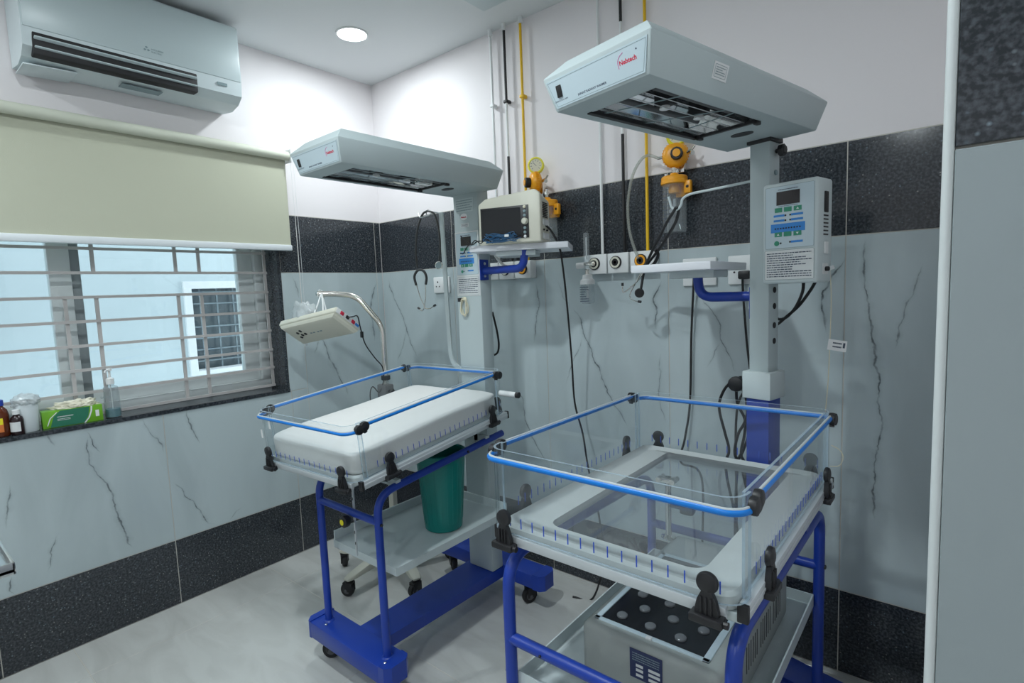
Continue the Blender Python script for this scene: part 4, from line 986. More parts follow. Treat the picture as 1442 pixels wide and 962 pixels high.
stetho('black stethoscope hanging from the hook rod of the slim column',
  [(2.010, -.405, 1.598), (2.000,-0.400,1.587), (1.971,-0.380,1.562), (1.935,-0.350,1.526), (1.899,-0.320,1.491), (1.854,-0.270,1.455), (1.811,-0.220,1.423)],
  [(2.010, -.405, 1.598), (2.014,-0.395,1.591), (1.997,-0.375,1.559), (1.960,-0.345,1.524), (1.917,-0.310,1.488), (1.865,-0.260,1.459), (1.811,-0.210,1.423), (1.790,-0.190,1.380), (1.788,-0.200,1.347)],
  [(1.892,-0.300,1.481), (1.893,-0.280,1.462), (1.863,-0.250,1.435), (1.822,-0.220,1.423)],
  [(1.809,-0.210,1.418), (1.773,-0.190,1.381), (1.719,-0.190,1.340), (1.708,-0.190,1.346), (1.708,-0.190,1.365)],
  [(1.803,-0.210,1.419), (1.758,-0.185,1.368), (1.737,-0.185,1.332), (1.737,-0.185,1.316), (1.754,-0.185,1.305), (1.772,-0.185,1.302)],
  (1.782,-0.200,1.334), 'black', (.6, -1, .1))

# ================================================================ ... and the cot trolley standing under it
ct = thing('cot_trolley', (2.18, -.82, 0), 'empty clear-walled cot on a blue tube trolley in the right foreground', 'cot trolley')
TB = .0138; LX, RX, FY, RY = 1.938, 2.424, -1.185, -.455
for x in (LX, RX):
    MB().tube(fillet([(x, FY, .08), (x, FY, .772), (x, RY, .745), (x, RY, .08)], .075, 9), TB, n=16).build('hoop_tube', M['blue'], ct)
for y in (FY, RY): MB().tube([(LX, y, .585), (RX, y, .585)], TB*.95, n=16).build('cross_tube', M['blue'], ct)
for x in (LX, RX):
    bolt((x+TB-.001 if x > 2.2 else x-TB+.001, FY, .50), (1 if x > 2.2 else -1, 0, 0), ct, .004); bolt((x+TB-.001, RY, .585), (1, 0, 0), ct, .006)
    for y in (-.96, -.66): MB().box(x-.010, x+.010, y-.018, y+.018, .76, .845, bev=.002).build('cot_bracket', M['blue'], ct)
bolt((2.03, FY-.0125, .585), (0, -1, 0), ct, .003)
MBt = Matrix.Translation((2.188, -1.234, 1.010)) @ Matrix.Rotation(-.010, 4, 'Z')
bassinet(MBt, ct, .535, .735, (-.165, .172, .085, .712), rail_r=.006)
for x in (-.235, .235): MB(MBt).box(x-.02, x+.02, .03, .70, -.192, -.175, bev=.002).build('cot_bearer', M['greyl'], ct)
m = MB(); m.box(LX+.012, RX-.012, FY+.01, RY-.01, .470, .4735)
sh = m.build('shelf', M['greyl'], ct)
m = MB(); m.box(LX+.010, LX+.0135, FY+.01, RY-.01, .470, .503).box(RX-.0135, RX-.010, FY+.01, RY-.01, .470, .503).box(LX+.010, RX-.010, FY+.008, FY+.0115, .470, .503).box(LX+.010, RX-.010, RY-.0115, RY-.008, .470, .503)
m.build('shelf_lip', M['greyl'], sh)
for x, y in ((LX, FY), (RX, FY), (LX, RY), (RX, RY)): castor(x, y, .09, ct, x*3+y)

# phototherapy case on that shelf
pc = thing('phototherapy_unit', (2.215, -.82, .4737), 'grey phototherapy unit with dark window of round lamps on the right trolley shelf', 'phototherapy unit')
X0, X1, YA, YZ, ZB_, ZT_ = 2.060, 2.368, -1.085, -.550, .4745, .618
MB().box(X0, X1, YA, YZ, ZB_, ZT_, bev=.018, seg=4).build('case', M['case'], pc)
m = MB(); a, b_, c_, d_ = X0+.020, X1-.030, YA+.028, -.690
for q in ((a, a+.012, c_, d_), (b_-.014, b_, c_, d_), (a, b_, c_, c_+.010), (a, b_, d_-.012, d_)): m.box(*q, ZT_-.004, ZT_+.003, bev=.001)
m.build('window_frame', M['panelgrey'], pc)
boxo('window_plate', M['ledplate'], pc, a+.01, b_-.01, c_+.008, d_-.01, ZT_-.003, ZT_+.0008)
k = 0
for iy in range(6):
    for ix in range(3):
        x = a+.048+ix*.068+(.030 if iy % 2 else 0); y = c_+.042+iy*.052
        if x > b_-.03: continue
        MB(Matrix.Translation((x, y, ZT_+.0008))).lathe([(.0125, 0), (.012, .003), (.009, .0055), (.004, .0068), (.0001, .007)], n=20, capa=False).build('lamp_lens', M['lens'], pc)
fl = frame((2.182, YA-.0006, .606), (1, 0, 0), (0, 0, 1))
lb = plate(fl, 0, .072, -.064, 0, M['navy'], pc, 'rating_label', 0, .0008)
small_print(fl @ Matrix.Translation((0, 0, -.0004)), .006, .066, -.026, -.006, 4, M['steelkey'], lb, seed=71)
m = MB(fl)
for y in (-.034, -.044, -.055):
    for x0, x1 in ((.014, .030), (.042, .067)): m.box(x0, x1, y-.003, y+.003, .0008, .0013)
m.build('label_fields', M['sticker'], lb)
m = MB()
for j in range(26):
    y = YA+.06+j*.0155
    if j % 7 == 6: continue
    m.box(X1-.001, X1+.0008, y, y+.003, .525, .585)
m.build('vent_slots', M['dark'], pc)
MB().box(2.205, 2.218, c_-.003, c_+.006, ZT_+.0, ZT_+.005, bev=.001).build('catch', M['sticker'], pc)
po = MB().tube([(2.053, -.585, ZT_-.01), (2.053, -.585, .80)], .0085, n=16).build('chrome_post', M['chrome'], pc)
MB(Matrix.Translation((2.053, -.585, ZT_-.001))).lathe([(.022, 0), (.022, .003), (.010, .008)], n=20).build('post_flange', M['chrome'], pc)
MB().box(2.026, 2.076, -.600, -.572, .785, .800, bev=.003).tube([(2.030, -.605, .792), (2.030, -.565, .792)], .008, n=12).tube([(2.072, -.605, .792), (2.072, -.565, .792)], .008, n=12).build('post_clamp', M['chrome'], pc)
MB().box(2.090, 2.130, -.60, -.565, .700, .735, bev=.008).tube([(2.062, -.585, .715), (2.09, -.585, .715)], .006).build('post_knob', M['black'], pc)

# ================================================================ hanging phototherapy lamp on the castor stand
ls = thing('lamp_stand', (.60, -.47, 0), 'chrome gooseneck stand on beige castor feet behind the left warmer', 'lamp stand')
PX, PY = .575, -.455
MB().tube([(PX, PY, .12), (PX, PY, .86)], 0, prof=[(-.017, -.012), (.017, -.012), (.017, .012), (-.017, .012)]).build('lower_post', M['beige'], ls)
arm = MB().tube(fillet([(PX, PY, .86), (PX, PY, 1.215), (.475, -.520, 1.362), (.40, -.569, 1.376), (.315, -.625, 1.380)], .05, 8), .0135, n=16).build('gooseneck', M['chrome'], ls)
MB().tube([(.317, -.6235, 1.380), (.309, -.629, 1.3802)], .0115, n=14).build('tube_mouth', M['steelkey'], arm)
MB(Matrix.Translation((PX, PY, 0))).lathe([(.018, .955), (.022, .958), (.022, .975), (.018, .978)], n=18).build('collar', M['black'], ls)
MB().box(PX-.034, PX+.034, PY-.030, PY+.02, .845, .935, bev=.006).build('clamp_block', M['wheelgrey'], ls)
MB(frame((PX+.034, PY-.01, .905), (0, 1, 0), (0, 0, 1))).lathe([(.006, 0), (.006, .012), (.013, .014), (.015, .024), (.010, .028)], n=10).build('clamp_knob', M['black'], ls)
MB(Matrix.Translation((PX, PY, 0))).lathe([(.055, .085), (.06, .10), (.045, .135), (.03, .15)], n=24).build('hub', M['beige'], ls)
for ex, ey in ((.592, -.745), (.845, -.555), (.70, -.215), (.38, -.30), (.33, -.60)):
    d = Vector((ex-PX, ey-PY, 0)); L_ = d.length; ang = math.atan2(d.y, d.x)
    Lx = Matrix.Translation((PX, PY, 0)) @ Matrix.Rotation(ang, 4, 'Z')
    b = bmesh.new(); rings = []
    for t_, hwid, zt, zb in ((.02, .032, .135, .085), (L_*.5, .030, .122, .088), (L_-.02, .026, .098, .080), (L_+.012, .018, .090, .080)):
        rings.append([b.verts.new(p) for p in ((t_, -hwid, zb), (t_, hwid, zb), (t_, hwid*.85, zt), (t_, -hwid*.85, zt))])
    for i in range(3):
        for j in range(4): b.faces.new([rings[i][j], rings[i][(j+1) % 4], rings[i+1][(j+1) % 4], rings[i+1][j]])
    b.faces.new(rings[-1]); b.faces.new(list(reversed(rings[0])))
    bmesh.ops.bevel(b, geom=[e for e in b.edges], offset=.004, segments=2, profile=.5, affect='EDGES')
    leg = MB(Lx).merge(b).build('foot', M['beige'], ls)
    m = MB(Lx)
    for k in range(4):
        x = L_*.45+k*.014; zt = .1245-(x-L_*.5)*.17+.0012; m.box(x, x+.0035, -.014, .014, zt-.004, zt)
    m.build('foot_slots', M['steelkey'], leg)
    castor(PX+d.x*.97, PY+d.y*.97, .082, ls, ang+1.9, r=.032)

A3, B3, D3 = Vector((.213, -.780, 1.241)), Vector((.637, -.721, 1.308)), Vector((.248, -.657, 1.156))
ex_ = (B3-A3).normalized(); ey_ = (D3-A3); ey_ = (ey_-ex_*ey_.dot(ex_)).normalized(); nz_ = ex_.cross(ey_)
if nz_.dot(Vector((2.692, -2.054, 1.361))-A3) < 0: nz_ = -nz_
LP = Matrix((ex_, ey_, nz_)).transposed().to_4x4(); LP.translation = A3
lp = thing('phototherapy_lamp', tuple(A3), 'ivory phototherapy lamp panel tied under the end of the chrome gooseneck', 'phototherapy lamp')
LW, LD = .400, .154
MB(LP).box(0, LW, 0, LD, -.024, .004, bev=.006, seg=3).build('casing', M['ivory'], lp)
b = bmesh.new(); rings = []
for s_, z in ((-.008, 0), (-.004, .012), (.006, .020), (.030, .024)): rings.append([b.verts.new(p) for p in ((.014+s_, .010+s_*.5, z), (LW-.014-s_, .010+s_*.5, z), (LW-.014-s_, LD-.006-s_*.5, z), (.014+s_, LD-.006-s_*.5, z))])
for i in range(3):
    for j in range(4): b.faces.new([rings[i][j], rings[i][(j+1) % 4], rings[i+1][(j+1) % 4], rings[i+1][j]])
b.faces.new(rings[-1]); b.faces.new(list(reversed(rings[0])))
MB(LP).merge(b).build('lamp_cover', M['ivory'], lp, angle=20)
for x, y in ((.085, .060), (.115, .050), (.098, .078), (.075, .092), (.125, .075)):
    MB(LP @ Matrix.Translation((x, y, .0225))).lathe([(.008, 0), (.008, .003), (.005, .003)], n=16).build('lamp_lens', M['dark'], lp)
for x in (.155, .175, .205, .225): plate(LP, x, x+.013, .075, .082, M['steelkey'], lp, 'slot', .023, .0245)
le = LP @ frame((LW, LD, 0), (0, -1, 0), (0, 0, -1))
el = MB(le).box(.006, LD-.006, -.002, .022, 0, .003, bev=.001).build('end_plate', M['sticker'], lp)
for x in (.050, .118): MB(le).box(x-.009, x+.009, .002, .018, .003, .007, bev=.001).build('red_switch', M['red_ink'], el)
MB(le).box(.078, .094, .003, .017, .003, .009, bev=.001).build('inlet', M['black'], el)
plate(le, .014, .036, .004, .016, M['key_blue'], el, 'blue_mark', .003, .0036)
MB().tube(smooth([LP @ Vector((LW+.006, .068, -.010)), LP @ Vector((LW+.030, .075, -.014)), (0.675,-0.660,1.274), (0.647,-0.630,1.222), (0.591,-0.570,1.141), (0.591,-0.520,1.069), (0.601,-0.490,1.025), (.585, -.475, .96), (.566, -.49, .90), (0.514,-0.490,0.922), (0.490,-0.490,0.861), (.52, -.49, .70)], 6), .0028, n=7).build('power_cord', M['cable'], lp)
MB().box(-.006, .006, -.006, .006, -.016, .012, bev=.002, L=Matrix.Translation((0.612,-0.600,1.190))).build('cord_block', M['black'], lp)
tie = MB()
top = Vector((.330, -.615, 1.386))
for dx, dy in ((.20, .03), (.26, .04), (.22, .11)):
    p = LP @ Vector((dx, dy, -.032)); tie.tube([top, (top+p)/2+Vector((.004, 0, 0)), p], .0038, n=7)
tie.tube([(.337, -.61, 1.36), (.333, -.595, 1.385), (.320, -.62, 1.400), (.322, -.635, 1.37), (.337, -.61, 1.36)], .003, n=6)
tie.build('white_tie', M['white'], lp)
bag = bmesh.new(); bmesh.ops.create_icosphere(bag, subdivisions=4, radius=1)
rg = random.Random(5)
from mathutils import noise as mnoise
for v in bag.verts:
    d = v.co.normalized(); k = 1+.45*mnoise.noise(d*3.1)+.25*mnoise.noise(d*8)
    v.co = Vector((d.x*.10*k, d.y*.045*k, d.z*.030*k))
    if v.co.z > 0: v.co.x *= .9-6*v.co.z*.6; v.co.z *= 2.4
pb = LP @ Vector((.12, .05, -.045))
MB(Matrix.Translation(pb)).merge(bag).build('plastic_wrap', M['plasticbag'], lp, angle=180)

# ================================================================ suction regulators and jars on the gas rail
def regulator(x, z, label, gauge, hose=None, full=True):
    t = thing('suction_regulator', (x, 0, z), label, 'suction regulator')
    MB().box(x-.02, x+.02, -.03, 0, z-.06, z+.0, bev=.003).build('wall_bracket', M['chrome'], t)
    MB().tube([(x, -.03, z), (x, -.06, z)], .012, n=14).build('stem', M['chrome'], t)
    fx = frame((x, -.062, z), (1, .35, 0), (0, 0, 1)) if full else frame((x, -.062, z), (1, -.8, 0), (0, 0, 1))
    MB(fx).lathe([(.026, -.028), (.038, -.022), (.046, -.012), (.047, .004), (.041, .014), (.034, .020), (.020, .023)], n=32).build('body', M['yellow'], t)
    m = MB(fx)
    for k in range(28):
        a = 2*pi*k/28; m.box(-.0018, .0018, .0455, .049, -.010, .004, L=Matrix.Rotation(a, 4, 'Z'))
    m.build('body_ribs', M['yellow'], t)
    kx = fx @ Matrix.Translation((.006, -.002, .022))
    kn_ = MB(kx).lathe([(.020, 0), (.0225, .004), (.0225, .022), (.020, .025)], n=12).build('knob', M['black'], t)
    MB(kx).lathe([(.014, .0245), (.014, .029), (.006, .0295)], n=16).build('knob_cap', M['yellow'], kn_)
    MB().tube([(x+.03, -.055, z), (x+.062, -.06, z+.006)], .007, n=10).tube([(x+.055, -.058, z+.004), (x+.072, -.06, z+.022)], .004, n=8).tube([(x+.060, -.062, z), (x+.070, -.075, z-.006)], .008, n=10).build('valve', M['chrome'], t)
    g = MB(frame((x+gauge[0], -.062, z+gauge[1]), (1, .5, 0), (0, 0, 1))).lathe([(.029, -.016), (.036, -.012), (.0365, .008), (.033, .012), (.029, .012), (.028, .008)], n=28).build('gauge', M['lemon'], t)
    gf = frame((x+gauge[0], -.062, z+gauge[1]), (1, .5, 0), (0, 0, 1))
    MB(gf @ Matrix.Translation((0, 0, .0085))).lathe([(.0275, 0), (.0275, .0006)], n=28).build('dial_face', M['cream'], g)
    m = MB(gf)
    for k in range(9): m.box(-.0008, .0008, .017, .024, .0092, .0097, L=Matrix.Rotation(2.3-k*.575, 4, 'Z'))
    m.box(-.0008, .0008, -.004, .018, .0097, .0102, L=Matrix.Rotation(.8, 4, 'Z')); m.build('dial_marks', M['ink'], g)
    MB().tube([(x+gauge[0]*.5, -.055, z+.04), (x+gauge[0], -.060, z+gauge[1]-.03)], .006, n=8).build('gauge_stem', M['chrome'], t)
    return t
def jar(x, z, label, body=True, n_=1):
    t = thing('suction_jar', (x, 0, z), label, 'suction jar')
    MB().tube([(x, -.060, z+.055), (x, -.060, z+.02)], .007, n=10).lathe([(.011, 0), (.011, .014)], Matrix.Translation((x, -.060, z+.030)), n=6).build('coupling', M['chrome'], t)
    L_ = Matrix.Translation((x, -.060, z))
    MB(L_).lathe([(.046, -.024), (.049, -.022), (.049, -.012), (.0475, -.010), (.0475, .002), (.044, .006), (.018, .008), (.014, .018)], n=32).build('lid', M['yellow'], t)
    MB(L_).tube([(-.03, -.002, .010), (-.03, -.002, .020)], .007, n=10).build('port', M['chrome'], t)
    MB().box(x+.040, x+.066, -.072, -.050, z-.062, z-.014, bev=.005).box(x+.0, x+.046, -.05, -.03, z-.07, z-.02, bev=.004).build('holder', M['yellow'], t)
    MB(frame((x+.054, -.0724, z-.038), (1, 0, 0), (0, 0, 1))).lathe([(.0055, 0), (.0055, .001)], n=12).build('holder_hole', M['dark'], t)
    if body:
        MB(L_).lathe([(.043, -.024), (.043, -.19), (.040, -.200), (.001, -.200)], n=32, capa=False).build('jar_wall', M['jar'], t)
        m = MB(L_)
        for k in range(9): m.box(-.030, -.006 if k % 2 else .0, -.0436, -.0430, -.045-k*.015, -.0435-k*.015)
        m.build('scale_marks', M['ink'], t)
        MB(L_).lathe([(.016, -.022), (.022, -.04), (.020, -.055)], n=18).build('float_cage', M['yellow'], t)
        MB(L_).lathe([(.005, -.075), (.006, -.105), (.02, -.115), (.02, -.125), (.004, -.13)], n=16).build('float', M['plasticbag'], t)
    return t
rb = regulator(1.868, 1.838, 'amber suction regulator with clear hose, under the right hood', (.004, .068))
MB().tube([(1.822, -.064, 1.838), (1.800, -.066, 1.838)], .0055, n=8).build('hose_barb', M['chrome'], rb)
MB().tube(smooth([(1.802, -.066, 1.838), (1.761,-0.066,1.856), (1.726,-0.066,1.839), (1.694,-0.066,1.787), (1.675,-0.066,1.705), (1.673,-0.066,1.628), (1.681,-0.066,1.563), (1.697,-0.064,1.509), (1.712, -.062, 1.468)], 6), .0058, n=12).build('suction_hose', M['tubeclear'], rb)
jar(1.862, 1.755, 'clear suction jar with amber lid below the right regulator')
regulator(1.215, 1.838, 'amber suction regulator above the patient monitor', (.010, .072), full=False)
jar(1.278, 1.745, 'amber jar holder partly hidden behind the patient monitor')

# flowmeter with humidifier bottle
fm_ = thing('oxygen_flowmeter', (1.478, 0, 1.46), 'clear oxygen flowmeter and humidifier bottle on the first outlet', 'flowmeter')
MB().tube([(1.505, -.055, 1.460), (1.505, -.082, 1.460), (1.478, -.084, 1.460)], .0085, n=12).lathe([(.012, 0), (.012, .012)], frame((1.505, -.056, 1.460), (1, 0, 0), (0, 0, 1)), n=6).build('connector', M['chrome'], fm_)
FX = 1.488
MB(Matrix.Translation((FX, -.084, 0))).lathe([(.010, 1.435), (.011, 1.475), (.0125, 1.485), (.0125, 1.580), (.010, 1.588), (.004, 1.590)], n=20).build('flow_tube', M['jar'], fm_)
MB(Matrix.Translation((FX, -.084, 0))).lathe([(.003, 1.48), (.003, 1.57)], n=8).build('needle', M['sticker'], fm_)
MB().tube([(FX-.008, -.09, 1.455), (FX-.040, -.10, 1.453)], .013, n=12).build('flow_knob', M['white'], fm_)
MB(Matrix.Translation((FX, -.084, 0))).lathe([(.007, 1.44), (.009, 1.415), (.014, 1.41)], n=12).build('outlet_stem', M['chrome'], fm_)
L_ = Matrix.Translation((FX+.002, -.084, 0))
MB(L_).lathe([(.014, 1.416), (.020, 1.414), (.022, 1.398), (.030, 1.392), (.032, 1.376), (.030, 1.374)], n=28).build('bottle_lid', M['white'], fm_)
MB(L_).lathe([(.028, 1.375), (.028, 1.320), (.027, 1.300), (.024, 1.294), (.001, 1.294)], n=28, capa=False).build('bottle', M['jar'], fm_)
MB(L_).lathe([(.004, 1.40), (.004, 1.31)], n=8).build('dip_tube', M['white'], fm_)
small_print(frame((FX+.002, -.1125, 1.30), (1, 0, 0), (0, 0, 1)), -.020, .022, .0, .068, 7, M['ink'], fm_, seed=81)

# ================================================================ loose cables
def cable(label, pts, r=.0036, m_='cable', extra=None):
    o = MB().tube(smooth(pts, 7), r, n=8).build('cable', M[m_]); tag(o, label, 'cable'); return o
cable('black power cable hanging from the monitor down the wall to the floor',
  [(1.452, -.36, 1.600), (1.478, -.345, 1.598), (1.496,-0.300,1.530), (1.487,-0.260,1.435), (1.462,-0.200,1.276), (1.443,-0.150,1.067), (1.433,-0.120,0.871), (1.469,-0.120,0.739), (1.494,-0.120,0.584), (1.52, -.10, .42), (1.54, -.09, .2), (1.50, -.12, .008), (1.42, -.16, .006)], .0042)
cable('black cable dropping from the socket behind the instrument shelf',
  [(1.929,-0.050,1.397), (1.921,-0.030,1.363), (1.907,-0.020,1.159), (1.900,-0.020,0.901), (1.883,-0.030,0.759), (1.869,-0.040,0.662), (1.955, -.05, .62), (1.96, -.06, .3), (1.98, -.08, .02)], .0042)
c_ = cable('black cable hanging just left of the slim warmer column',
  [(2.098,-0.030,1.391), (2.097,-0.020,1.325), (2.110,-0.020,1.149), (2.128,-0.040,1.044), (2.137,-0.060,1.002), (2.10, -.10, .9), (2.10, -.1, .5), (2.10, -.12, .1)], .0042)
MB().box(2.085, 2.125, -.045, -.016, 1.37, 1.40, bev=.006).build('wall_plug', M['black'], c_)
cc = thing('cable_bundle', (2.19, -.35, 1.05), 'black plug with four cables hanging at the column collar of the right warmer', 'cables')
MB(frame(((2.183,-0.380,1.054)), (1, 0, 0), (0, 0, 1))).lathe([(.014, -.014), (.022, -.010), (.024, 0), (.022, .010), (.012, .014)], n=12).build('plug_head', M['black'], cc)
for P_ in ([(2.167,-0.370,1.058), (2.143,-0.360,1.032), (2.124,-0.350,0.990), (2.121,-0.340,0.949), (2.135,-0.330,0.879), (2.146,-0.330,0.828), (2.134,-0.320,0.753), (2.17, -.30, .5), (2.17, -.25, .02)],
           [(2.180,-0.370,1.043), (2.181,-0.360,0.989), (2.202,-0.360,0.945), (2.199,-0.350,0.893), (2.189,-0.350,0.829), (2.201,-0.340,0.765), (2.20, -.30, .45), (2.20, -.24, .02)],
           [(2.192,-0.370,1.077), (2.199,-0.370,1.038), (2.215,-0.370,0.988), (2.205,-0.370,0.936), (2.183,-0.360,0.893), (2.170,-0.350,0.826), (2.190,-0.340,0.776), (2.21, -.3, .55), (2.22, -.24, .02)],
           [(2.196,-0.360,1.065), (2.203,-0.350,1.009), (2.210,-0.350,0.899), (2.192,-0.340,0.838), (2.172,-0.330,0.775), (2.15, -.28, .5), (2.15, -.24, .02)]):
    MB().tube(smooth(P_, 6), .0044, n=8).build('cable', M['cable'], cc)
cable('black cable leaving the underside of the controller box, left strand', [(2.367,-0.400,1.355), (2.360,-0.380,1.325), (2.340,-0.360,1.285), (2.314,-0.340,1.256), (2.292,-0.330,1.247), (2.271,-0.320,1.255)], .0042)
cable('black cable leaving the underside of the controller box, right strand', [(2.396,-0.400,1.355), (2.379,-0.380,1.329), (2.347,-0.360,1.287), (2.310,-0.340,1.254), (2.286,-0.320,1.234), (2.267,-0.320,1.221)], .0042)
cable('thin black cable behind the wide column of the left warmer', [(1.141,-0.300,1.271), (1.144,-0.280,1.192), (1.144,-0.270,1.129), (1.134,-0.270,1.091), (1.109,-0.280,1.078), (1.093,-0.300,1.086)], .0045)
cable('white hose looping under the monitor shelf to the outlet', [(1.065,-0.200,1.554), (1.053,-0.160,1.517), (1.060,-0.120,1.482), (1.094,-0.090,1.461), (1.091,-0.060,1.451)], .006, 'white')

# ================================================================ things on the window sill
sb_ = thing('sanitizer_bottle', (-.050, -1.395, ZS), 'clear pump bottle with teal liquid at the bottom, beside the green glove box', 'pump bottle')
L_ = Matrix.Translation((-.050, -1.395, ZS+.0004))
k = .92
MB(L_).lathe([(.001, 0), (.027, 0), (.030, .003), (.0285, .05), (.0265, .115), (.0255, .128), (.020, .132), (.012, .134), (.012, .142)], n=32, capb=False).build('bottle', M['jar'], sb_)
MB(L_).lathe([(.001, .003), (.0265, .003), (.0262, .036), (.001, .036)], n=28).build('liquid', M['liquid'], sb_)
MB(L_).lathe([(.0145, .140), (.0145, .162), (.010, .166), (.005, .168), (.0045, .195), (.001, .195)], n=20).tube([(0, 0, .196), (.0, 0, .206)], .010, n=14).tube([(0, 0, .200), (.022, -.018, .200), (.026, -.022, .192)], .0035, n=8).build('pump', M['white'], sb_)
MB(L_).lathe([(.002, .01), (.002, .14)], n=6).build('dip_tube', M['white'], sb_)
text('SANITI', .013, frame((-.0375, -1.418, ZS+.088), (.55, .83, 0), (0, 0, 1)), M['steelkey'], sb_, align='CENTER')
gb = thing('glove_box', (-.052, -1.53, ZS), 'bright green glove box with crumpled gloves spilling from its top', 'glove box')
GB = Matrix.Translation((-.030, -1.628, ZS+.0004)) @ Matrix.Rotation(radians(86), 4, 'Z')    # x along the box, y into the sill
MB(GB).box(0, .190, 0, .052, 0, .066, bev=.001).build('carton', M['lime'], gb)
fg = GB @ frame((0, -.0004, 0), (1, 0, 0), (0, 0, 1))
MB(fg).prism([(.022, .002), (.128, .002), (.142, .030), (.148, .064), (.055, .064), (.034, .042)], .0006).build('green_print', M['dgreen'], gb)
m = MB(fg); Q = [(.126, .001), (.141, .020), (.150, .045), (.152, .065)]
for i in range(3): m.quad((*Q[i], .001), (Q[i][0]+.0055, Q[i][1], .001), (Q[i+1][0]+.0055, Q[i+1][1], .001), (*Q[i+1], .001))
m.build('white_print', M['white'], gb); m = MB(fg); Q = [(.012, .010), (.022, .038), (.044, .060)]
for i in range(2): m.quad((*Q[i], .001), (Q[i][0]+.003, Q[i][1]-.001, .001), (Q[i+1][0]+.003, Q[i+1][1]-.001, .001), (*Q[i+1], .001))
m.build('white_print', M['white'], gb)
small_print(fg, .045, .095, .036, .044, 1, M['sticker'], gb, seed=91); small_print(fg, .045, .085, .024, .034, 2, M['sticker'], gb, seed=92)
MB(fg).box(.166, .178, .020, .046, .0004, .001).build('white_print', M['white'], gb)
MB(GB).prism([(.05, .004), (.12, .004), (.14, .050), (.06, .050)], .0006, z0=.0662).build('green_print', M['dgreen'], gb)
gl = bmesh.new(); bmesh.ops.create_icosphere(gl, subdivisions=5, radius=1)
for v in gl.verts:
    d = v.co.normalized(); kk = 1+.35*mnoise.noise(d*3.3)+.30*mnoise.noise(d*7.5)+.12*mnoise.noise(d*16)
    v.co = Vector((d.x*.070*kk, d.y*.026*kk, max(d.z*.027*kk, -.002)))
MB(GB @ Matrix.Translation((.105, .028, .0675))).merge(gl).build('crumpled_gloves', M['glove'], gb, angle=180)
cu_ = thing('lidded_cup', (-.062, -1.700, ZS), 'white plastic tub covered with film, behind the brown bottles', 'tub')
L_ = Matrix.Translation((-.046, -1.668, ZS+.0004))
cu_.location = (-.046, -1.668, ZS); WM[cu_.name] = Matrix.Translation(cu_.location)
MB(L_).lathe([(.001, 0), (.030, 0), (.032, .004), (.037, .105), (.036, .108)], n=32, capb=False).build('tub', mat('translucent_white', (.62, .68, .70), .4), cu_)
fl_ = bmesh.new(); bmesh.ops.create_icosphere(fl_, subdivisions=4, radius=1)
for v in fl_.verts:
    d = v.co.normalized(); kk = 1+.25*mnoise.noise(d*4)+.15*mnoise.noise(d*11); v.co = Vector((d.x*.042*kk, d.y*.042*kk, max(d.z, -.5)*.028*kk))
MB(L_ @ Matrix.Translation((0, 0, .118))).merge(fl_).build('film_cover', M['plasticbag'], cu_, angle=180)
sbt = thing('small_medicine_bottle', (-.010, -1.700, ZS), 'small dark brown medicine bottle with white cap and label', 'bottle')
L_ = Matrix.Translation((-.017, -1.702, ZS+.0004)); sbt.location = (-.017, -1.702, ZS); WM[sbt.name] = Matrix.Translation(sbt.location)
MB(L_).lathe([(.001, 0), (.0185, 0), (.020, .003), (.020, .055), (.017, .066), (.0095, .073), (.0095, .078)], n=28).build('bottle', M['brown'], sbt)
MB(L_).lathe([(.0115, .077), (.0115, .093), (.009, .095)], n=24).build('cap', M['white'], sbt)
def wraplabel(L_, r, a0, a1, z0, z1, ma_, par, nm='label'):
    m = MB(L_); n = 14; R0 = []
    for k in range(n+1):
        a = radians(a0+(a1-a0)*k/n); R0.append((m._v((r*cos(a), r*sin(a), z0)), m._v((r*cos(a), r*sin(a), z1))))
    for k in range(n): m._f([R0[k][0], R0[k+1][0], R0[k+1][1], R0[k][1]])
    return m.build(nm, ma_, par)
wraplabel(L_, .0204, -100, 20, .014, .050, M['sticker'], sbt)
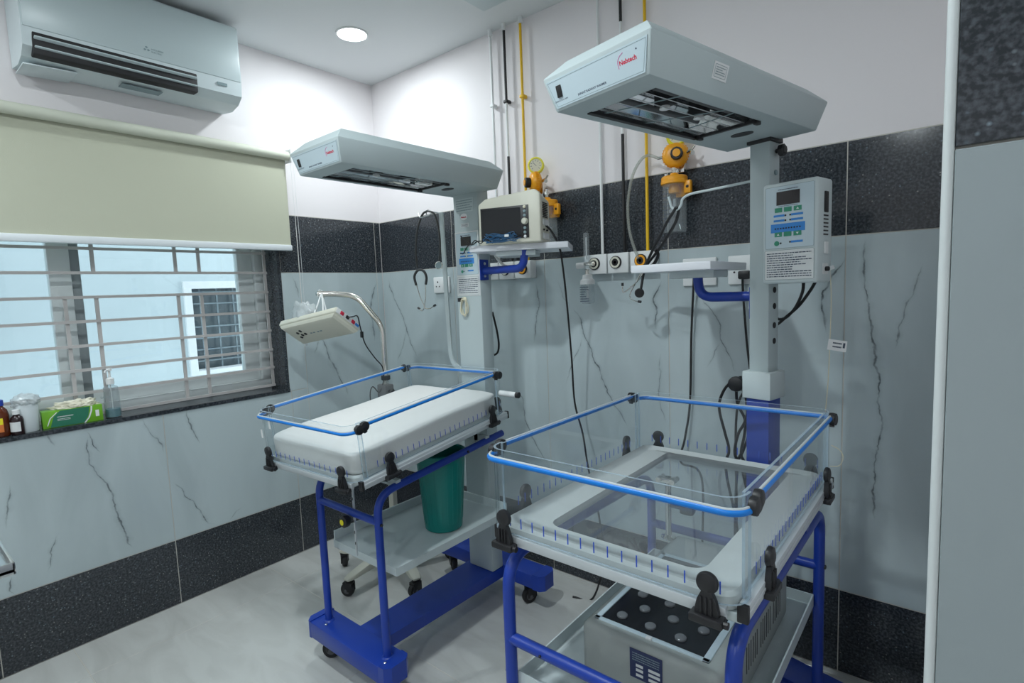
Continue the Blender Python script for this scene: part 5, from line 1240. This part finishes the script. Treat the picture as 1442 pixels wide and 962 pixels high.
bb = thing('large_medicine_bottle', (-.030, -1.738, ZS), 'amber medicine bottle with orange and yellow label at the left photo edge', 'bottle')
L_ = Matrix.Translation((-.040, -1.744, ZS+.0004)); bb.location = (-.040, -1.744, ZS); WM[bb.name] = Matrix.Translation(bb.location)
MB(L_).lathe([(.001, 0), (.024, 0), (.0265, .003), (.0265, .078), (.022, .098), (.012, .110), (.012, .116)], n=32).build('bottle', M['amber'], bb)
MB(L_).lathe([(.0145, .114), (.0145, .134), (.012, .136)], n=24).build('cap', M['blue'], bb)
wraplabel(L_, .0269, -120, 10, .018, .066, M['orange'], bb); wraplabel(L_, .0272, -30, 8, .046, .070, M['lemon'], bb); wraplabel(L_, .0271, -100, -34, .026, .060, M['sticker'], bb)

# ================================================================ steel trolley corner at the lower left
st = thing('instrument_trolley', (.93, -2.17, 0), 'corner of a steel instrument trolley at the lower left edge', 'trolley')
TX0, TX1, TY0, TY1, TZ = .62, 1.228, -2.36, -1.893, .850
m = MB(); m.box(TX0, TX1, TY0, TY1, TZ-.020, TZ-.014); m.build('tray_top', M['steel'], st)
m = MB()
for q in ((TX0, TX1, TY0, TY0+.006), (TX0, TX1, TY1-.006, TY1), (TX0, TX0+.006, TY0, TY1), (TX1-.006, TX1, TY0, TY1)): m.box(*q, TZ-.026, TZ, bev=.002)
m.build('tray_rim', M['steel'], st)
for x in (TX0+.06, TX1-.10):
    for y in (TY0+.05, TY1-.10):
        MB().tube([(x, y, .09), (x, y, TZ-.02)], .011, n=12).build('leg', M['steel'], st); castor(x, y, .10, st, x*5)
boxo('lower_shelf', M['steel'], st, TX0+.05, TX1-.09, TY0+.04, TY1-.09, .30, .306)
kd = thing('steel_tray', (1.00, -2.05, TZ-.014), 'shiny steel dish on the trolley at the lower left edge', 'dish')
b = MB(Matrix.Translation((1.06, -2.02, TZ-.0138)))
b.lathe([(.001, 0), (.085, 0), (.095, .006), (.112, .038), (.118, .040), (.116, .043), (.108, .041), (.090, .010), (.001, .006)], n=36, sx=1.15, sy=.80)
b.build('dish', M['chrome'], kd)
